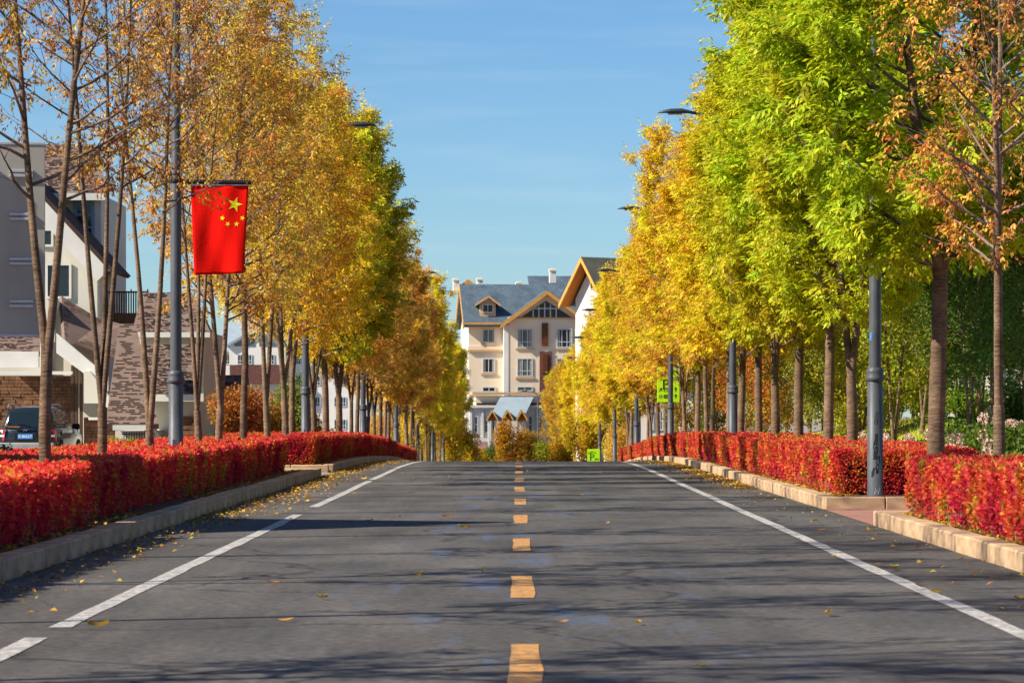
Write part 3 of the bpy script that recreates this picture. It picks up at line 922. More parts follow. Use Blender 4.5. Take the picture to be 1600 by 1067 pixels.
# ------------------------------------------------------------------ hedges
def hedge_section(seed, L=2.0, D_=2.5, Hh=0.77):
    """clipped barberry: leaves in a lumpy shell over front, top and back; local x 0..D_ away from the road"""
    rs = np.random.RandomState(seed)
    def shell(n, face):
        a, b, c = rs.rand(n), rs.rand(n), np.abs(rs.normal(0, .05, n))
        lump = .05 * np.sin(a * np.pi * 4 + seed) * np.sin(b * 5 + seed * 2) * np.sin(a * np.pi) + .06 * (np.sin(a * np.pi * 2) ** 2 - .5) + .03 * np.sin(a * L * 11 + b * 9)
        if face == 'front': return np.stack([c * 1.4 + lump - .02 + .05 * (1 - b) ** 2, a * L, Hh * b], 1)
        if face == 'back': return np.stack([D_ - c + lump, a * L, Hh * b], 1)
        return np.stack([b * D_, a * L, Hh - c * 1.1 + lump * .6], 1)
    p = np.concatenate([shell(5800, 'front'), shell(10500, 'top'), shell(900, 'back')])
    p[:, 2] = np.maximum(p[:, 2], .02)
    # sprigs sticking out of the clipped faces
    ns = 46
    bx = np.stack([rs.rand(ns) * D_ * .9, rs.rand(ns) * L, np.full(ns, Hh - .02)], 1)
    bx[:18] = np.stack([np.full(18, .02), rs.rand(18) * L, .15 + .65 * rs.rand(18)], 1)
    dv = np.where(np.arange(ns)[:, None] < 18, np.array([[-.6, 0, .6]]), np.array([[0, 0, 1.]])) + rs.normal(0, .35, (ns, 3))
    tt = np.linspace(.1, 1, 12)[None, :, None]
    spr = (bx[:, None, :] + unit(dv)[:, None, :] * tt * rs.uniform(.03, .09, (ns, 1, 1)) + rs.normal(0, .012, (ns, 12, 3))).reshape(-1, 3)
    hol = np.sin(p[:, 1] * np.pi * 3 + seed) * np.sin(p[:, 2] * 9 + seed * 1.7) + .6 * np.sin(p[:, 1] * np.pi * 7 + p[:, 2] * 13 + p[:, 0] * 8)
    keep = (rs.rand(len(p)) < np.clip(1.08 - .72 * np.maximum(hol, 0), .14, 1)) & ((p[:, 2] > .22) | (rs.rand(len(p)) > .62))
    p = np.concatenate([p[keep], spr])
    n = len(p)
    d = unit(rs.normal(0, 1, (n, 3)) + np.array([-.5, 0, .2]))
    w = unit(np.cross(d, rs.normal(0, 1, (n, 3))))
    l = .055 * rs.uniform(.45, 1.55, (n, 1))
    mid = p + d * l * .5
    q = np.stack([p, mid + w * l * .33, p + d * l, mid - w * l * .33], 1)
    me = quad_mesh('section', q, rs.rand(n))
    me.materials.append(M['hedge'])
    tw = MB()
    R = random.Random(seed)
    for i in range(70):
        x, y = R.uniform(.02, .35), R.uniform(0, L)
        tw.tube([(x, y, -.02), (x + R.uniform(-.06, .02), y + R.uniform(-.06, .06), .3), (x + R.uniform(-.1, .05), y + R.uniform(-.12, .12), R.uniform(.5, Hh + .04))], [.008, .006, .004], 3, cap=False)
    tm = tw.mesh('stems', fix=False); tm.materials.append(M['hedge_twig'])
    return me, tm

HS = [hedge_section(s) for s in (41, 42, 43, 44)]
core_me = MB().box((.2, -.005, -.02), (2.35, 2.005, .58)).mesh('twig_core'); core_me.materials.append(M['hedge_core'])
def hedge_end(seed):
    rs = np.random.RandomState(seed)
    n = 5200
    p = np.stack([rs.rand(n) * 2.5, np.abs(rs.normal(0, .06, n)), rs.rand(n) * .8], 1)
    d = unit(rs.normal(0, 1, (n, 3)) + np.array([0, -.3, .4])); w = unit(np.cross(d, rs.normal(0, 1, (n, 3))))
    l = .052 * rs.uniform(.65, 1.3, (n, 1)); mid = p + d * l * .5
    me = quad_mesh('hedge_end', np.stack([p, mid + w * .018, p + d * l, mid - w * .018], 1), rs.rand(n)); me.materials.append(M['hedge'])
    return me
HE = hedge_end(5)

def hedge(y0, y1, side, label, tint=(1, 1, 1, 1), x=None):
    R = random.Random(int(y0))
    root = tag(empty('hedge', (0, y0, 0)), label, 'hedge', 'red hedges along the street')
    if x is None: x = 5.5 if side > 0 else -5.4
    k, y = 0, y0
    while y < y1:
        me, tm = HS[R.randrange(4)]
        hz = R.uniform(.97, 1.04)
        sl = math.atan((g(y + 2) - g(y)) / 2)
        flip = side < 0
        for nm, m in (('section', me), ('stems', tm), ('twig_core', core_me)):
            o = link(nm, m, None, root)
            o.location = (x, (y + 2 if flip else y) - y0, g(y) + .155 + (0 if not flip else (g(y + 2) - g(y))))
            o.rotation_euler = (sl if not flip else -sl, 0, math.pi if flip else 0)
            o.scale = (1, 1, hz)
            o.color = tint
        y += 2.0
    for yy in (y0,):
        o = link('hedge_end', HE, None, root)
        o.location = (x if side > 0 else x - 2.5, 0 - .06, g(yy) + .16); o.color = tint
    return root
hedge(14, 43.6, -1, 'red hedge block tinted as if sunlit at the left picture edge, nearest the camera', (1.3, 1.25, 1.2, 1))  # leaf tint raised so the shaded face has a sunlit brightness
hedge(44.4, 84, -1, 'long clipped red barberry hedge along the left kerb below the flag', (1.15, 1.15, 1.1, 1), x=-5.62)
hedge(93, 185, -1, 'red barberry hedge on the left beyond the driveway, dropping over the crest', (1, .95, .95, 1))
hedge(17, 47.6, 1, 'short bright red hedge at the right edge, nearer than the paved opening', (1.08, 1.2, 1.1, 1))
hedge(60.6, 185, 1, 'long red-orange hedge behind the lamp post on the right', (1.1, 1.35, 1.05, 1))

# fallen leaves: drifts along the kerbs are one mass, the scattered ones on the road are single
def litter(name, n, fx, y0, y1, seed, z=0.012, size=.07, label='', gaps=((49, 57.7), (85.4, 92))):
    rs = np.random.RandomState(seed)
    ys = y0 + (y1 - y0) * rs.rand(n)
    if z > .1:      # the beds stop at the two openings
        for a_, b_ in gaps: ys = ys[(ys < a_) | (ys > b_)]
        n = len(ys)
    xs = np.array([fx(rs, y) for y in ys])
    zs = np.array([g(y) for y in ys]) + z + rs.rand(n) * .025
    a = rs.rand(n) * 6.28
    L = size * rs.uniform(.6, 1.3, n)
    d = np.stack([np.cos(a), np.sin(a), rs.normal(0, .25, n)], 1) * L[:, None]
    w = np.stack([-np.sin(a), np.cos(a), rs.normal(0, .35, n)], 1) * (L * .28)[:, None]
    p = np.stack([xs, ys, zs], 1)
    q = np.stack([p - d * .5, p + w + [0, 0, .012], p + d * .5, p - w + [0, 0, .012]], 1)
    o = link(name, quad_mesh(name, q), M['litter'])
    return tag(o, label, 'leaves', kind='stuff')
litter('leaf_litter', 2600, lambda r, y: 4.98 - abs(r.normal(0, .3)), 72, 130, 1, label='yellow fallen leaves drifted along the right kerb')
litter('leaf_litter', 3500, lambda r, y: 5.36 + abs(r.normal(0, .16)), 22, 130, 2, .17, label='dry leaves on the soil strip before the right hedge')
litter('leaf_litter', 130, lambda r, y: 4.95 - abs(r.normal(0, .6)), 24, 75, 5, label='few leaves lying by the near right kerb')
litter('leaf_litter', 2600, lambda r, y: -4.8 + abs(r.normal(0, .45)), 50, 130, 3, label='brown fallen leaves drifted along the left kerb')
litter('leaf_litter', 3000, lambda r, y: -5.2 - abs(r.normal(0, .14)), 22, 130, 4, .17, label='dry leaves on the soil strip before the left hedge')
litter('leaf_litter', 350, lambda r, y: -4.8 + abs(r.normal(0, .4)), 24, 50, 6, label='few brown leaves by the near left kerb')
fl = []
for s in range(3):
    b = MB()
    R = random.Random(s)
    n = 7
    top = []
    L, W = .085, .036
    for i in range(n):
        t = i / (n - 1)
        w = W * math.sin(math.pi * min(t * .93 + .05, 1)) * (1 - .25 * t)
        zc = .010 + .022 * abs(t - .5) * (1 + s * .5)
        top += [(-w, (t - .5) * L * 2, zc + .014), (0, (t - .5) * L * 2, zc), (w, (t - .5) * L * 2, zc + .010 + .01 * s)]
    b.add(top, [(3 * i + j, 3 * i + j + 1, 3 * i + j + 4, 3 * i + j + 3) for i in range(n - 1) for j in (0, 1)], True)
    me = b.mesh('fallen_leaf', fix=False)
    at = me.attributes.new('rnd', 'FLOAT', 'FACE'); at.data.foreach_set('value', [.2 + .3 * s] * len(me.polygons))
    me.materials.append(M['litter']); fl.append(me)
R = random.Random(77)
for i in range(70):
    y = 21 + 85 * R.random() ** 1.3
    side = R.random()
    x = R.uniform(-4.2, 4.4) if side < .55 else (R.uniform(-4.7, -3.4) if side < .75 else R.uniform(3.6, 4.9))
    o = link('fallen_leaf', fl[i % 3], None, None, (x, y, g(y) + .008))
    o.rotation_euler = (R.uniform(-.15, .15), R.uniform(-.2, .2), R.uniform(0, 6.28))
    o.scale = [R.uniform(.55, 1.0)] * 3
    tag(o, 'single small yellow-brown leaf lying on the dark asphalt', 'leaf', 'leaves scattered on the road')

# ------------------------------------------------------------------ street lamps and flags
def lamp_proto():
    root = empty('street_lamp')
    MB().lathe([(.20, -.05), (.20, .02), (.135, .025), (.135, 1.95), (.128, 1.97)], 24).build('lower_pole', M['pole'], root)
    MB().lathe([(.13, 1.97), (.165, 2.0), (.165, 2.05), (.145, 2.09), (.15, 2.14), (.15, 2.17), (.105, 2.22)], 24).build('collar', M['pole'], root)
    MB().lathe([(.105, 2.2), (.10, 5.9), (.085, 5.95), (.08, 9.2), (.06, 9.5)], 20).build('upper_pole', M['pole'], root)
    MB().lathe([(.108, 5.82), (.112, 5.84), (.112, 5.9), (.1, 5.92)], 20).build('ring', M['pole'], root)
    # arm reaches towards local +x
    pts = [(0, 0, 9.35), (.12, 0, 9.62), (.4, 0, 9.83), (.8, 0, 9.93), (1.2, 0, 9.97)]
    MB().tube(pts, [.045, .042, .038, .035, .033], 8).build('arm', M['lamp'], root)
    # flat almond shaped head
    b = MB()
    st = [(0, .05, .035, .0), (.15, .10, .06, .01), (.4, .17, .10, .03), (.7, .18, .09, .035), (.95, .12, .055, .02), (1.08, .03, .015, .0)]
    vs, fs = [], []
    ns = 12
    for (x, w, h, up) in st:
        for k in range(ns):
            t = 2 * math.pi * k / ns
            zz_ = math.sin(t) * h
            if zz_ < 0: zz_ *= .45
            vs.append((1.05 + x, math.cos(t) * w, 9.97 + up + zz_))
    for i in range(len(st) - 1):
        for k in range(ns):
            k2 = (k + 1) % ns
            fs.append((i * ns + k, i * ns + k2, (i + 1) * ns + k2, (i + 1) * ns + k))
    fs += [tuple(range(ns)), tuple(range((len(st) - 1) * ns + ns - 1, (len(st) - 1) * ns - 1, -1))]
    b.add(vs, fs, True)
    hd = b.build('lamp_head', M['lamp'], root)
    MB().bbox((1.45, -.11, 9.925), (1.85, .11, 9.965), .01).build('lens', M['lens'], hd)
    MB().bbox((-.05, -.142, .45), (.07, -.128, .95), .004).build('hatch', M['pole'], root)
    return root

LP = lamp_proto()
lamps_left = [64.5, 104, 143, 182, 221, 260, 299]
lamps_right = [60.0, 99.6, 140, 180, 220, 260, 300]
nth = ['nearest', 'second', 'third', 'fourth', 'fifth', 'sixth', 'seventh']
first = True
for side, ys, x in (('left', lamps_left, -6.3), ('right', lamps_right, 6.15)):
    for i, y in enumerate(ys):
        r = LP if first else copy_tree(LP)
        first = False
        r.location = (x, y, g(y) + .14)
        r.rotation_euler = (0, 0, 0 if x < 0 else math.pi)
        tag(r, f'{nth[i]} tall grey street lamp post in the {side} row, curved arm over the road', 'street lamp', 'street lamps along the road')
# peeled dark patches and a torn sticker on the nearest right post
for (dz, a, w, h, mm) in ((.55, .25, .035, .30, 'pole_patch'), (.75, -.1, .03, .22, 'pole_patch'), (.42, -.35, .028, .16, 'pole_patch'), (.95, .0, .035, .26, 'pole_patch'), (1.35, .05, .03, .22, 'pole'), (.12, .2, .05, .14, 'white_cloth'), (2.75, -.9, .03, .14, 'plate_blue')):
    pr = [r for r in bpy.data.objects if r.name.startswith('street_lamp') and abs(r.location.y - 60) < .1 and r.parent is None][0]
    b = MB()
    rad = .1375 if dz < 2 else .1065
    vs, n = [], 7
    RR = random.Random(int(dz * 100))
    for i in range(n):
        for s_ in (-1, 1):
            aa = a + s_ * w / rad * RR.uniform(.5, 1.1) + .25 * (i / n - .5)
            vs.append((rad * math.sin(aa), -rad * math.cos(aa), dz + h * (i / (n - 1) - .5)))
    b.add(vs, [(2 * i, 2 * i + 1, 2 * i + 3, 2 * i + 2) for i in range(n - 1)], True)
    o = b.build('sticker' if mm in ('white_cloth', 'plate_blue') else 'peeled_patch', M[mm], pr, fix=False)
    # the post is turned half round; turn the patch back towards the street's near end
    o.rotation_euler = (0, 0, math.pi)


def star_pts(cx, cz, r, rot):
    out = []
    for k in range(10):
        a = rot + k * math.pi / 5
        q = r if k % 2 == 0 else r * .382
        out.append((cx + q * math.sin(a), cz + q * math.cos(a)))
    return out

def flag_y(x, z):
    return .030 * math.sin(x * 8 + z * 1.6) * (.3 + .5 * abs(z)) + .008 * math.sin(x * 15 - z * 3.1) + .02 * (x - .5) * abs(z) * .5

def flag_proto():
    root = empty('hanging_flag')
    W, Hh = 1.07, 1.66
    nx, nz_ = 24, 30
    vs, fs = [], []
    for j in range(nz_ + 1):
        for i in range(nx + 1):
            u, v = i / nx, j / nz_
            x = W * u + .05 * v * math.sin(u * 3 + 1) + (.03 * v if u < .5 else -.05 * v * (u - .5) * 2)
            z = -Hh * v + .03 * u * v
            vs.append((x, flag_y(x, z), z))
    for j in range(nz_):
        for i in range(nx):
            a = j * (nx + 1) + i
            fs.append((a, a + 1, a + nx + 2, a + nx + 1))
    b = MB(); b.add(vs, fs, True)
    cl = b.build('cloth', M['red_cloth'], root, fix=False)
    sd = cl.modifiers.new('thickness', 'SOLIDIFY'); sd.thickness = .004; sd.offset = 0
    for (cx, cz, r, rot) in ((.82, -.36, .145, .3), (.59, -.61, .052, .2), (.69, -.72, .052, .5), (.85, -.72, .052, .1), (.96, -.61, .052, .4)):
        ps = star_pts(cx, cz, r, rot)
        b = MB()
        v2 = [(cx, flag_y(cx, cz) - .007, cz)] + [(x, flag_y(x, z) - .007, z) for x, z in ps]
        b.add(v2, [(0, 1 + k, 1 + (k + 1) % 10) for k in range(10)])
        b.build('star', M['yellow_cloth'], root, fix=False)
    MB().tube([(-.22, 0, .075), (-.1, 0, .06), (1.12, 0, .045)], [.05, .045, .042], 10).build('rod', M['black'], root)
    MB().box((0.0, -.012, -.012), (1.07, .012, .02)).build('hem', M['white_cloth'], root)
    MB().lathe([(.108, -.04), (.112, -.035), (.112, .045), (.108, .05)], 16).build('clamp', M['black'], root, (-.27, 0, .07))
    return root

FP = flag_proto()
for i, y in enumerate(lamps_left):
    if i not in (0, 2, 4): continue
    r = FP if i == 0 else copy_tree(FP)
    r.location = (-6.03, y, g(y) + 5.78)
    if i: r.rotation_euler = (0, 0, math.radians(62))
    tag(r, ['large red flag with yellow stars hanging from the nearest left lamp post', 'red flag with yellow stars hidden in golden leaves on the second left lamp post',
            'red flag glimpsed through leaves on the third left lamp post', 'red flag among leaves on the fourth left lamp post', 'small red flag on the fifth left lamp post down the hill',
            'tiny red flag on the sixth left lamp post', 'tiny red flag on the seventh left lamp post'][i], 'flag', 'flags hung on the left lamp posts')

# ------------------------------------------------------------------ back of a large sheet metal sign, upper left
def sign_panel():
    R_ = Vector((-6.35, 47.0, 0)); Lf = Vector((-8.6, 46.7, 0))
    d = (Lf - R_); w = d.length; d.normalize()
    root = empty('sign_panel', (R_.x, R_.y, 0), math.atan2(d.y, d.x))       # local x runs to the left end, +y is the side seen
    b = MB().bbox((0, -.02, 2.62), (w, .02, 5.2), .008)
    b.build('sheet', M['alu'], root)
    for z in (3.05, 3.62, 4.22, 4.8):
        MB().bbox((.16, .02, z - .05), (.48, .055, z - .012), .006).build('rail', M['alu_light'], root)
        MB().bbox((.16, .02, z + .012), (.48, .055, z + .05), .006).build('rail', M['alu_light'], root)
    for x in (1.3,):
        MB().lathe([(.14, -.1), (.11, .05), (.11, 5.3)], 16).build('post', M['pole'], root, (x, .17, 0))
    for z in (2.62, 5.2):
        MB().bbox((0, -.03, z - .015), (w, .03, z + .02), .006).build('edge_trim', M['alu_light'], root)
    return tag(root, 'back of a big grey sheet metal road sign above the left hedge', 'sign')
sign_panel()

# ------------------------------------------------------------------ lime parking signs
def text_part(name, body, size, parent, loc, m, rot=(math.pi / 2, 0, 0), ex=.003):
    cu = bpy.data.curves.new(name, 'FONT')
    cu.body = body; cu.size = size; cu.align_x = 'CENTER'; cu.extrude = ex; cu.resolution_u = 2
    cu.materials.append(m)
    t = bpy.data.objects.new('text_source', cu)
    COL.objects.link(t)
    me = bpy.data.meshes.new_from_object(t.evaluated_get(bpy.context.evaluated_depsgraph_get()))
    bpy.data.objects.remove(t); bpy.data.curves.remove(cu)
    o = link(name, me, m, parent, loc); o.rotation_euler = rot
    return o

def roof_mark(parent, x, z, w, y):
    b = MB()
    pts = [(x - w, y, z - .09 * w * 3), (x - w * .4, y, z), (x, y, z + .05), (x + w * .4, y, z), (x + w, y, z - .09 * w * 3)]
    b.tube(pts, .018, 6); b.build('roof_mark', M['sign_ink'], parent)

Y1 = 147.0
r = tag(empty('parking_sign', ((1044.5 - 808) * Y1 / 5458, Y1, g(Y1))), 'tall lime green parking sign behind the right tree trunks', 'sign')
zt = 1.6 + (643 - 573) * Y1 / 5458 - g(Y1); zb = 1.6 + (643 - 628) * Y1 / 5458 - g(Y1)
MB().bbox((-.47, -.03, zb), (.47, .03, zt), .01).build('board', M['sign_green'], r)
MB().lathe([(.06, -.1), (.06, zt - .1)], 12).build('post', M['pole'], r, (0, .1, 0))
text_part('letter', 'P', .62, r, (-.12, -.036, zt - .95), M['sign_ink'])
roof_mark(r, -.12, zt - .3, .26, -.036)
text_part('lettering', '大巴车', .2, r, (-.12, -.036, zb + .45), M['sign_ink'])
text_part('lettering', '小轿车', .2, r, (-.12, -.036, zb + .16), M['sign_ink'])
for z in (zb + .44, zb + .15):
    b = MB().prism([(.3, -.034, z + .2), (.24, -.034, z + .1), (.285, -.034, z + .1), (.285, -.034, z), (.315, -.034, z), (.315, -.034, z + .1), (.36, -.034, z + .1)], (0, -.004, 0))
    b.build('arrow', M['sign_ink'], r)
Y2 = 250.0
r = tag(empty('parking_board', ((927.5 - 808) * Y2 / 5458, Y2, g(Y2))), 'small lime green parking board showing above the road crest', 'sign')
zt = 1.6 + (643 - 701.5) * Y2 / 5458 - g(Y2)
MB().bbox((-.44, -.03, zt - 1.25), (.44, .03, zt), .01).build('board', M['sign_green'], r)
for x in (-.35, .35): MB().lathe([(.025, -.1), (.025, zt - .1)], 8).build('leg', M['pole'], r, (x, .06, 0))
text_part('letter', 'P', .72, r, (-.12, -.036, zt - .82), M['sign_ink'])
roof_mark(r, -.1, zt - .22, .3, -.036)
text_part('lettering', '停车', .16, r, (.22, -.036, zt - .78), M['sign_ink'])

# ------------------------------------------------------------------ houses
def window(parent, a, ux, w, h, cols=2, rows=2, frame='frame', glass='dark_glass', fw=.06, deep=.1, split=None, nrm=None):
    """a: lower left corner (world or local of parent), ux: unit vector along the wall, nrm: outward; a set-back pane in a frame with bars"""
    a = Vector(a); ux = Vector(ux); uz = Vector((0, 0, 1))
    if nrm is None: nrm = ux.cross(uz)
    nrm = Vector(nrm)
    def slab(name, x0, x1, z0, z1, d0, d1, m, par):
        o = a + ux * x0 + uz * z0 + nrm * d0
        b = MB().prism([o, o + ux * (x1 - x0), o + ux * (x1 - x0) + uz * (z1 - z0), o + uz * (z1 - z0)], nrm * (d1 - d0))
        return b.build(name, m, par)
    win = slab('window', 0, w, 0, h, .0, .02, M[glass], parent)
    slab('frame', -.02, fw, -.02, h + .02, .02, .07, M[frame], win); slab('frame', w - fw, w + .02, -.02, h + .02, .02, .07, M[frame], win)
    slab('frame', fw, w - fw, -.02, fw, .02, .07, M[frame], win); slab('frame', fw, w - fw, h - fw, h + .02, .02, .07, M[frame], win)
    for i in range(1, cols): slab('mullion', w * i / cols - fw * .4, w * i / cols + fw * .4, fw, h - fw, .02, .06, M[frame], win)
    if split: slab('mullion', fw, w - fw, h * split - fw * .4, h * split + fw * .4, .02, .055, M[frame], win)
    else:
        for i in range(1, rows): slab('mullion', fw, w - fw, h * i / rows - fw * .4, h * i / rows + fw * .4, .02, .055, M[frame], win)
    return win


def shingle_roof(parent, c, thick=.18, seed=1, name='roof', course=.115, dens=.7):
    """c: four corners, eave left, eave right, ridge right, ridge left; raised darker shingle tabs lie on it"""
    c = [Vector(p) for p in c]
    n = (c[1] - c[0]).cross(c[3] - c[0]).normalized()
    if n.z < 0: n = -n
    b = MB().prism(c, -n * thick)
    rf = b.build(name, M['shingle'], parent)
    R = random.Random(seed)
    t = MB()
    hgt = ((c[3] - c[0]).length + (c[2] - c[1]).length) / 2
    rows = max(int(hgt / course), 2)
    for j in range(rows):
        v0, v1 = (j + .08) / rows, (j + .5) / rows
        L0, R0 = c[0].lerp(c[3], v0), c[1].lerp(c[2], v0)
        L1, R1 = c[0].lerp(c[3], v1), c[1].lerp(c[2], v1)
        ww = (R0 - L0).length
        x = R.uniform(0, .4)
        while x < ww - .15:
            l = R.uniform(.18, .4)
            if R.random() < dens and x + l < ww:
                p = [L0.lerp(R0, x / ww), L0.lerp(R0, (x + l) / ww), L1.lerp(R1, (x + l) / ww), L1.lerp(R1, x / ww)]
                t.prism([q + n * .003 for q in p], n * .02)
            x += l + R.uniform(.04, .16)
    if t.v: tag(t.build('shingles', M['shingle_dark'], rf, fix=False), kind='stuff')
    return rf


def stone_wall(parent, a, ux, w, h, seed=1, nrm=(0, -1, 0), name='stone_wall', depth=.4):
    a = Vector(a); ux = Vector(ux); nrm = Vector(nrm); uz = Vector((0, 0, 1))
    b = MB().prism([a, a + ux * w, a + ux * w + uz * h, a + uz * h], -nrm * depth)
    wl_ = b.build(name, M['mortar'], parent)
    R = random.Random(seed)
    t = MB()
    z = .02
    while z < h - .08:
        hh = R.uniform(.10, .2)
        hh = min(hh, h - z)
        x = 0.0
        while x < w - .05:
            l = min(R.uniform(.2, .5), w - x)
            d = R.uniform(.015, .06)
            p = a + ux * (x + .008) + uz * (z + .008)
            t.prism([p, p + ux * (l - .016), p + ux * (l - .016) + uz * (hh - .016), p + uz * (hh - .016)], nrm * d)
            x += l
        z += hh
    tag(t.build('stones', M['stone'], wl_), kind='stuff')
    return wl_


def pbox(parent, name, m, px0, py0, px1, py1, Y, dep):
    """a real box whose front face is at depth Y and fills those photo pixels"""
    a, b_ = P(px0, py1, Y), P(px1, py0, Y)
    return MB().box((a.x, a.y, a.z), (b_.x, a.y + dep, b_.z)).build(name, M[m], parent)


def pprism(parent, name, m, pts, Y, dep):
    return MB().prism([P(x, y, Y) for x, y in pts], (0, dep, 0)).build(name, M[m], parent)


X1 = Vector((1, 0, 0))
# house A: tall cream house with a steep gable, partly behind the sign panel
hA = tag(empty('villa', (-18, 140, -.03)), 'tall cream gabled house with brown shingle roofs behind the dark parked car', 'house')
hA.location = (0, 0, 0)
pbox(hA, 'wall', 'cream', -60, 303, 158, 730, 141, 9)
for c_, s_ in (([P(-75, 302, 140.5), P(165, 302, 140.5), P(150, 226, 145), P(-40, 226, 145)], 3),):
    shingle_roof(hA, c_, .2, s_)
MB().prism([P(166, 303, 140.6), P(151, 227, 145.1), P(166, 303, 150)], (-.15, 0, 0)).build('roof_side', M['shingle'], hA)
pbox(hA, 'fascia', 'white_trim', -75, 302, 166, 313, 140.3, .35)
w_ = P(117, 375, 140.98)
window(hA, w_, X1, 30 * 141 / 5458, 59 * 141 / 5458, 2, 3, 'blue_frame', fw=.1)
# front gable
pprism(hA, 'gable_wall', 'cream', [(-60, 730), (152, 730), (152, 420), (30, 285), (-60, 285)], 136, 4.9)
# raking eave of the gable: thick white barge board, dark shingles above
a0, a1 = P(22, 262, 135.4), P(170, 422, 135.4)
nr = Vector((a1.z - a0.z, 0, -(a1.x - a0.x))).normalized()
if nr.z > 0: nr = -nr
MB().prism([a0, a1, a1 + nr * .62, a0 + nr * .62], (0, .22, 0)).build('barge_board', M['white_trim'], hA)
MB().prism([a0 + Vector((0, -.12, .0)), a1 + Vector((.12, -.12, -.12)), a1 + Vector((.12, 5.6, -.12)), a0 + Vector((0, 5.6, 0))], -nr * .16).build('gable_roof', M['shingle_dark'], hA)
for (x0, y0, x1, y1, c, r_) in ((72, 412, 111, 466, 1, 1), (64, 358, 83, 385, 1, 1)):
    window(hA, P(x0, y1, 135.98), X1, (x1 - x0) * 136 / 5458, (y1 - y0) * 136 / 5458, c, r_, 'white_trim', fw=.07)
# lower front roofs
shingle_roof(hA, [P(-30, 549, 131), P(62, 549, 131), P(62, 500, 134), P(-30, 500, 134)], .2, 5, 'porch_roof')
pbox(hA, 'fascia', 'white_trim', -30, 549, 60, 574, 130.9, .3)
pbox(hA, 'porch_band', 'white_trim', -30, 580, 112, 585, 130.6, .4)
shingle_roof(hA, [P(102, 540, 131.5), P(158, 598, 131.2), P(190, 520, 134.8), P(96, 462, 135.2)], .16, 6, 'side_roof', dens=.85)  # denser dark tabs put this roof's shade into its colour
shingle_roof(hA, [P(120, 533, 131.6), P(196, 560, 131.4), P(196, 508, 133.6), P(165, 500, 134)], .14, 7, 'front_roof')
e0, e1 = P(88, 520, 130.9), P(168, 588, 130.9)
MB().prism([e0, e1, e1 + Vector((0, 0, -.55)), e0 + Vector((0, 0, -.75))], (0, .25, 0)).build('barge_board', M['white_trim'], hA)
pbox(hA, 'wing_wall', 'cream', 64, 470, 86, 600, 133.2, 2.5)
stone_wall(hA, P(-30, 735, 132.5), X1, 150 * 132.5 / 5458, 148 * 132.5 / 5458, 2, name='garage_wall')
for x in (113, 119, 126):
    p = P(x, 735, 131.2)
    MB().bbox((p.x - .05, 131.2, p.z), (p.x + .07, 131.35, p.z + 3.95), .01).build('timber_post', M['timber'], hA)
# low wing right of the posts, with a stone base and a white stair parapet
pprism(hA, 'stair_parapet', 'cream', [(131, 630), (131, 580), (140, 580), (185, 640), (172, 640), (158, 630)], 130.6, .5)
stone_wall(hA, P(131, 730, 131.5), X1, 60 * 131.5 / 5458, 78 * 131.5 / 5458, 4, name='stone_base')
pbox(hA, 'coping', 'white_trim', 138, 652, 205, 656, 131.2, .6)
# dark balcony between the houses
MB().box(tuple(P(150, 505, 138)), tuple(P(232, 489, 138) + Vector((0, 3, 0)))).build('balcony_floor', M['timber'], hA)
for i in range(22):
    x = 152 + i * 3.7
    a = P(x, 489, 138)
    MB().box((a.x, 138, a.z), (a.x + .05, 138.05, a.z + .82 + (.12 if i % 7 == 0 else 0))).build('baluster', M['black'], hA)
pbox(hA, 'rail', 'black', 150, 455, 232, 457.5, 137.95, .12)

# neighbouring house just outside the view; its gable shades the hedge and the road
hN = tag(empty('villa', (0, 0, 0)), 'gabled house left of the view, known by its pointed shadow across the road', 'house')
MB().prism([(-12.5, 43.2, -.03), (-12.5, 43.2, 6.2), (-12.5, 46.3, 9.7), (-12.5, 49.6, 6.2), (-12.5, 49.6, -.03)], (-8, 0, 0)).build('wall', M['cream'], hN)
for e in (42.6, 50.2):
    MB().prism([(-12, e, 5.75), (-21, e, 5.75), (-21, 46.3, 10.0), (-12, 46.3, 10.0)], (0, 0, -.2)).build('roof', M['shingle'], hN)
window(hN, (-12.48, 45.4, 3.0), (0, 1, 0), 1.4, 1.6, 2, 2, 'frame', nrm=(1, 0, 0))
window(hN, (-12.48, 45.7, 6.4), (0, 1, 0), 1.2, 1.2, 2, 2, 'frame', nrm=(1, 0, 0))
# house B: brown shingle house behind the lamp post
DY = 22.0
hB = tag(empty('villa'), 'low cream house with large brown shingle roofs behind the flag lamp post', 'house')
pbox(hB, 'wall', 'cream', 210, 517, 318, 735, 151, 9)
shingle_roof(hB, [P(206, 519, 150.4), P(329, 519, 150.4), P(300, 457, 154.5), P(222, 457, 154.5)], .2, 11)
MB().prism([P(329, 520, 150.5), P(300.5, 458, 154.6), P(333, 520, 160)], (-.12, 0, 0)).build('roof_side', M['shingle'], hB)
pbox(hB, 'fascia', 'white_trim', 206, 519, 328, 527, 150.1, .35)
shingle_roof(hB, [P(186, 616, 144.5), P(312, 616, 144.5), P(312, 538, 149.5), P(215, 538, 149.5)], .2, 12, 'lower_roof')
pbox(hB, 'fascia', 'white_trim', 226, 616, 312, 626, 144.2, .3)
pbox(hB, 'lower_wall', 'cream', 228, 627, 308, 735, 145.2, 5)
shingle_roof(hB, [P(165, 662, 139.5), P(248, 662, 139.5), P(212, 506, 145), P(186, 506, 145)], .2, 13, 'steep_roof')
pbox(hB, 'eave_board', 'white_trim', 176, 664, 238, 672, 139.3, .3)
pbox(hB, 'steep_wall', 'cream', 180, 673, 232, 735, 140.2, 5)
sp0 = P(232, 640, 139.8); sp1 = P(252, 690, 139.8)
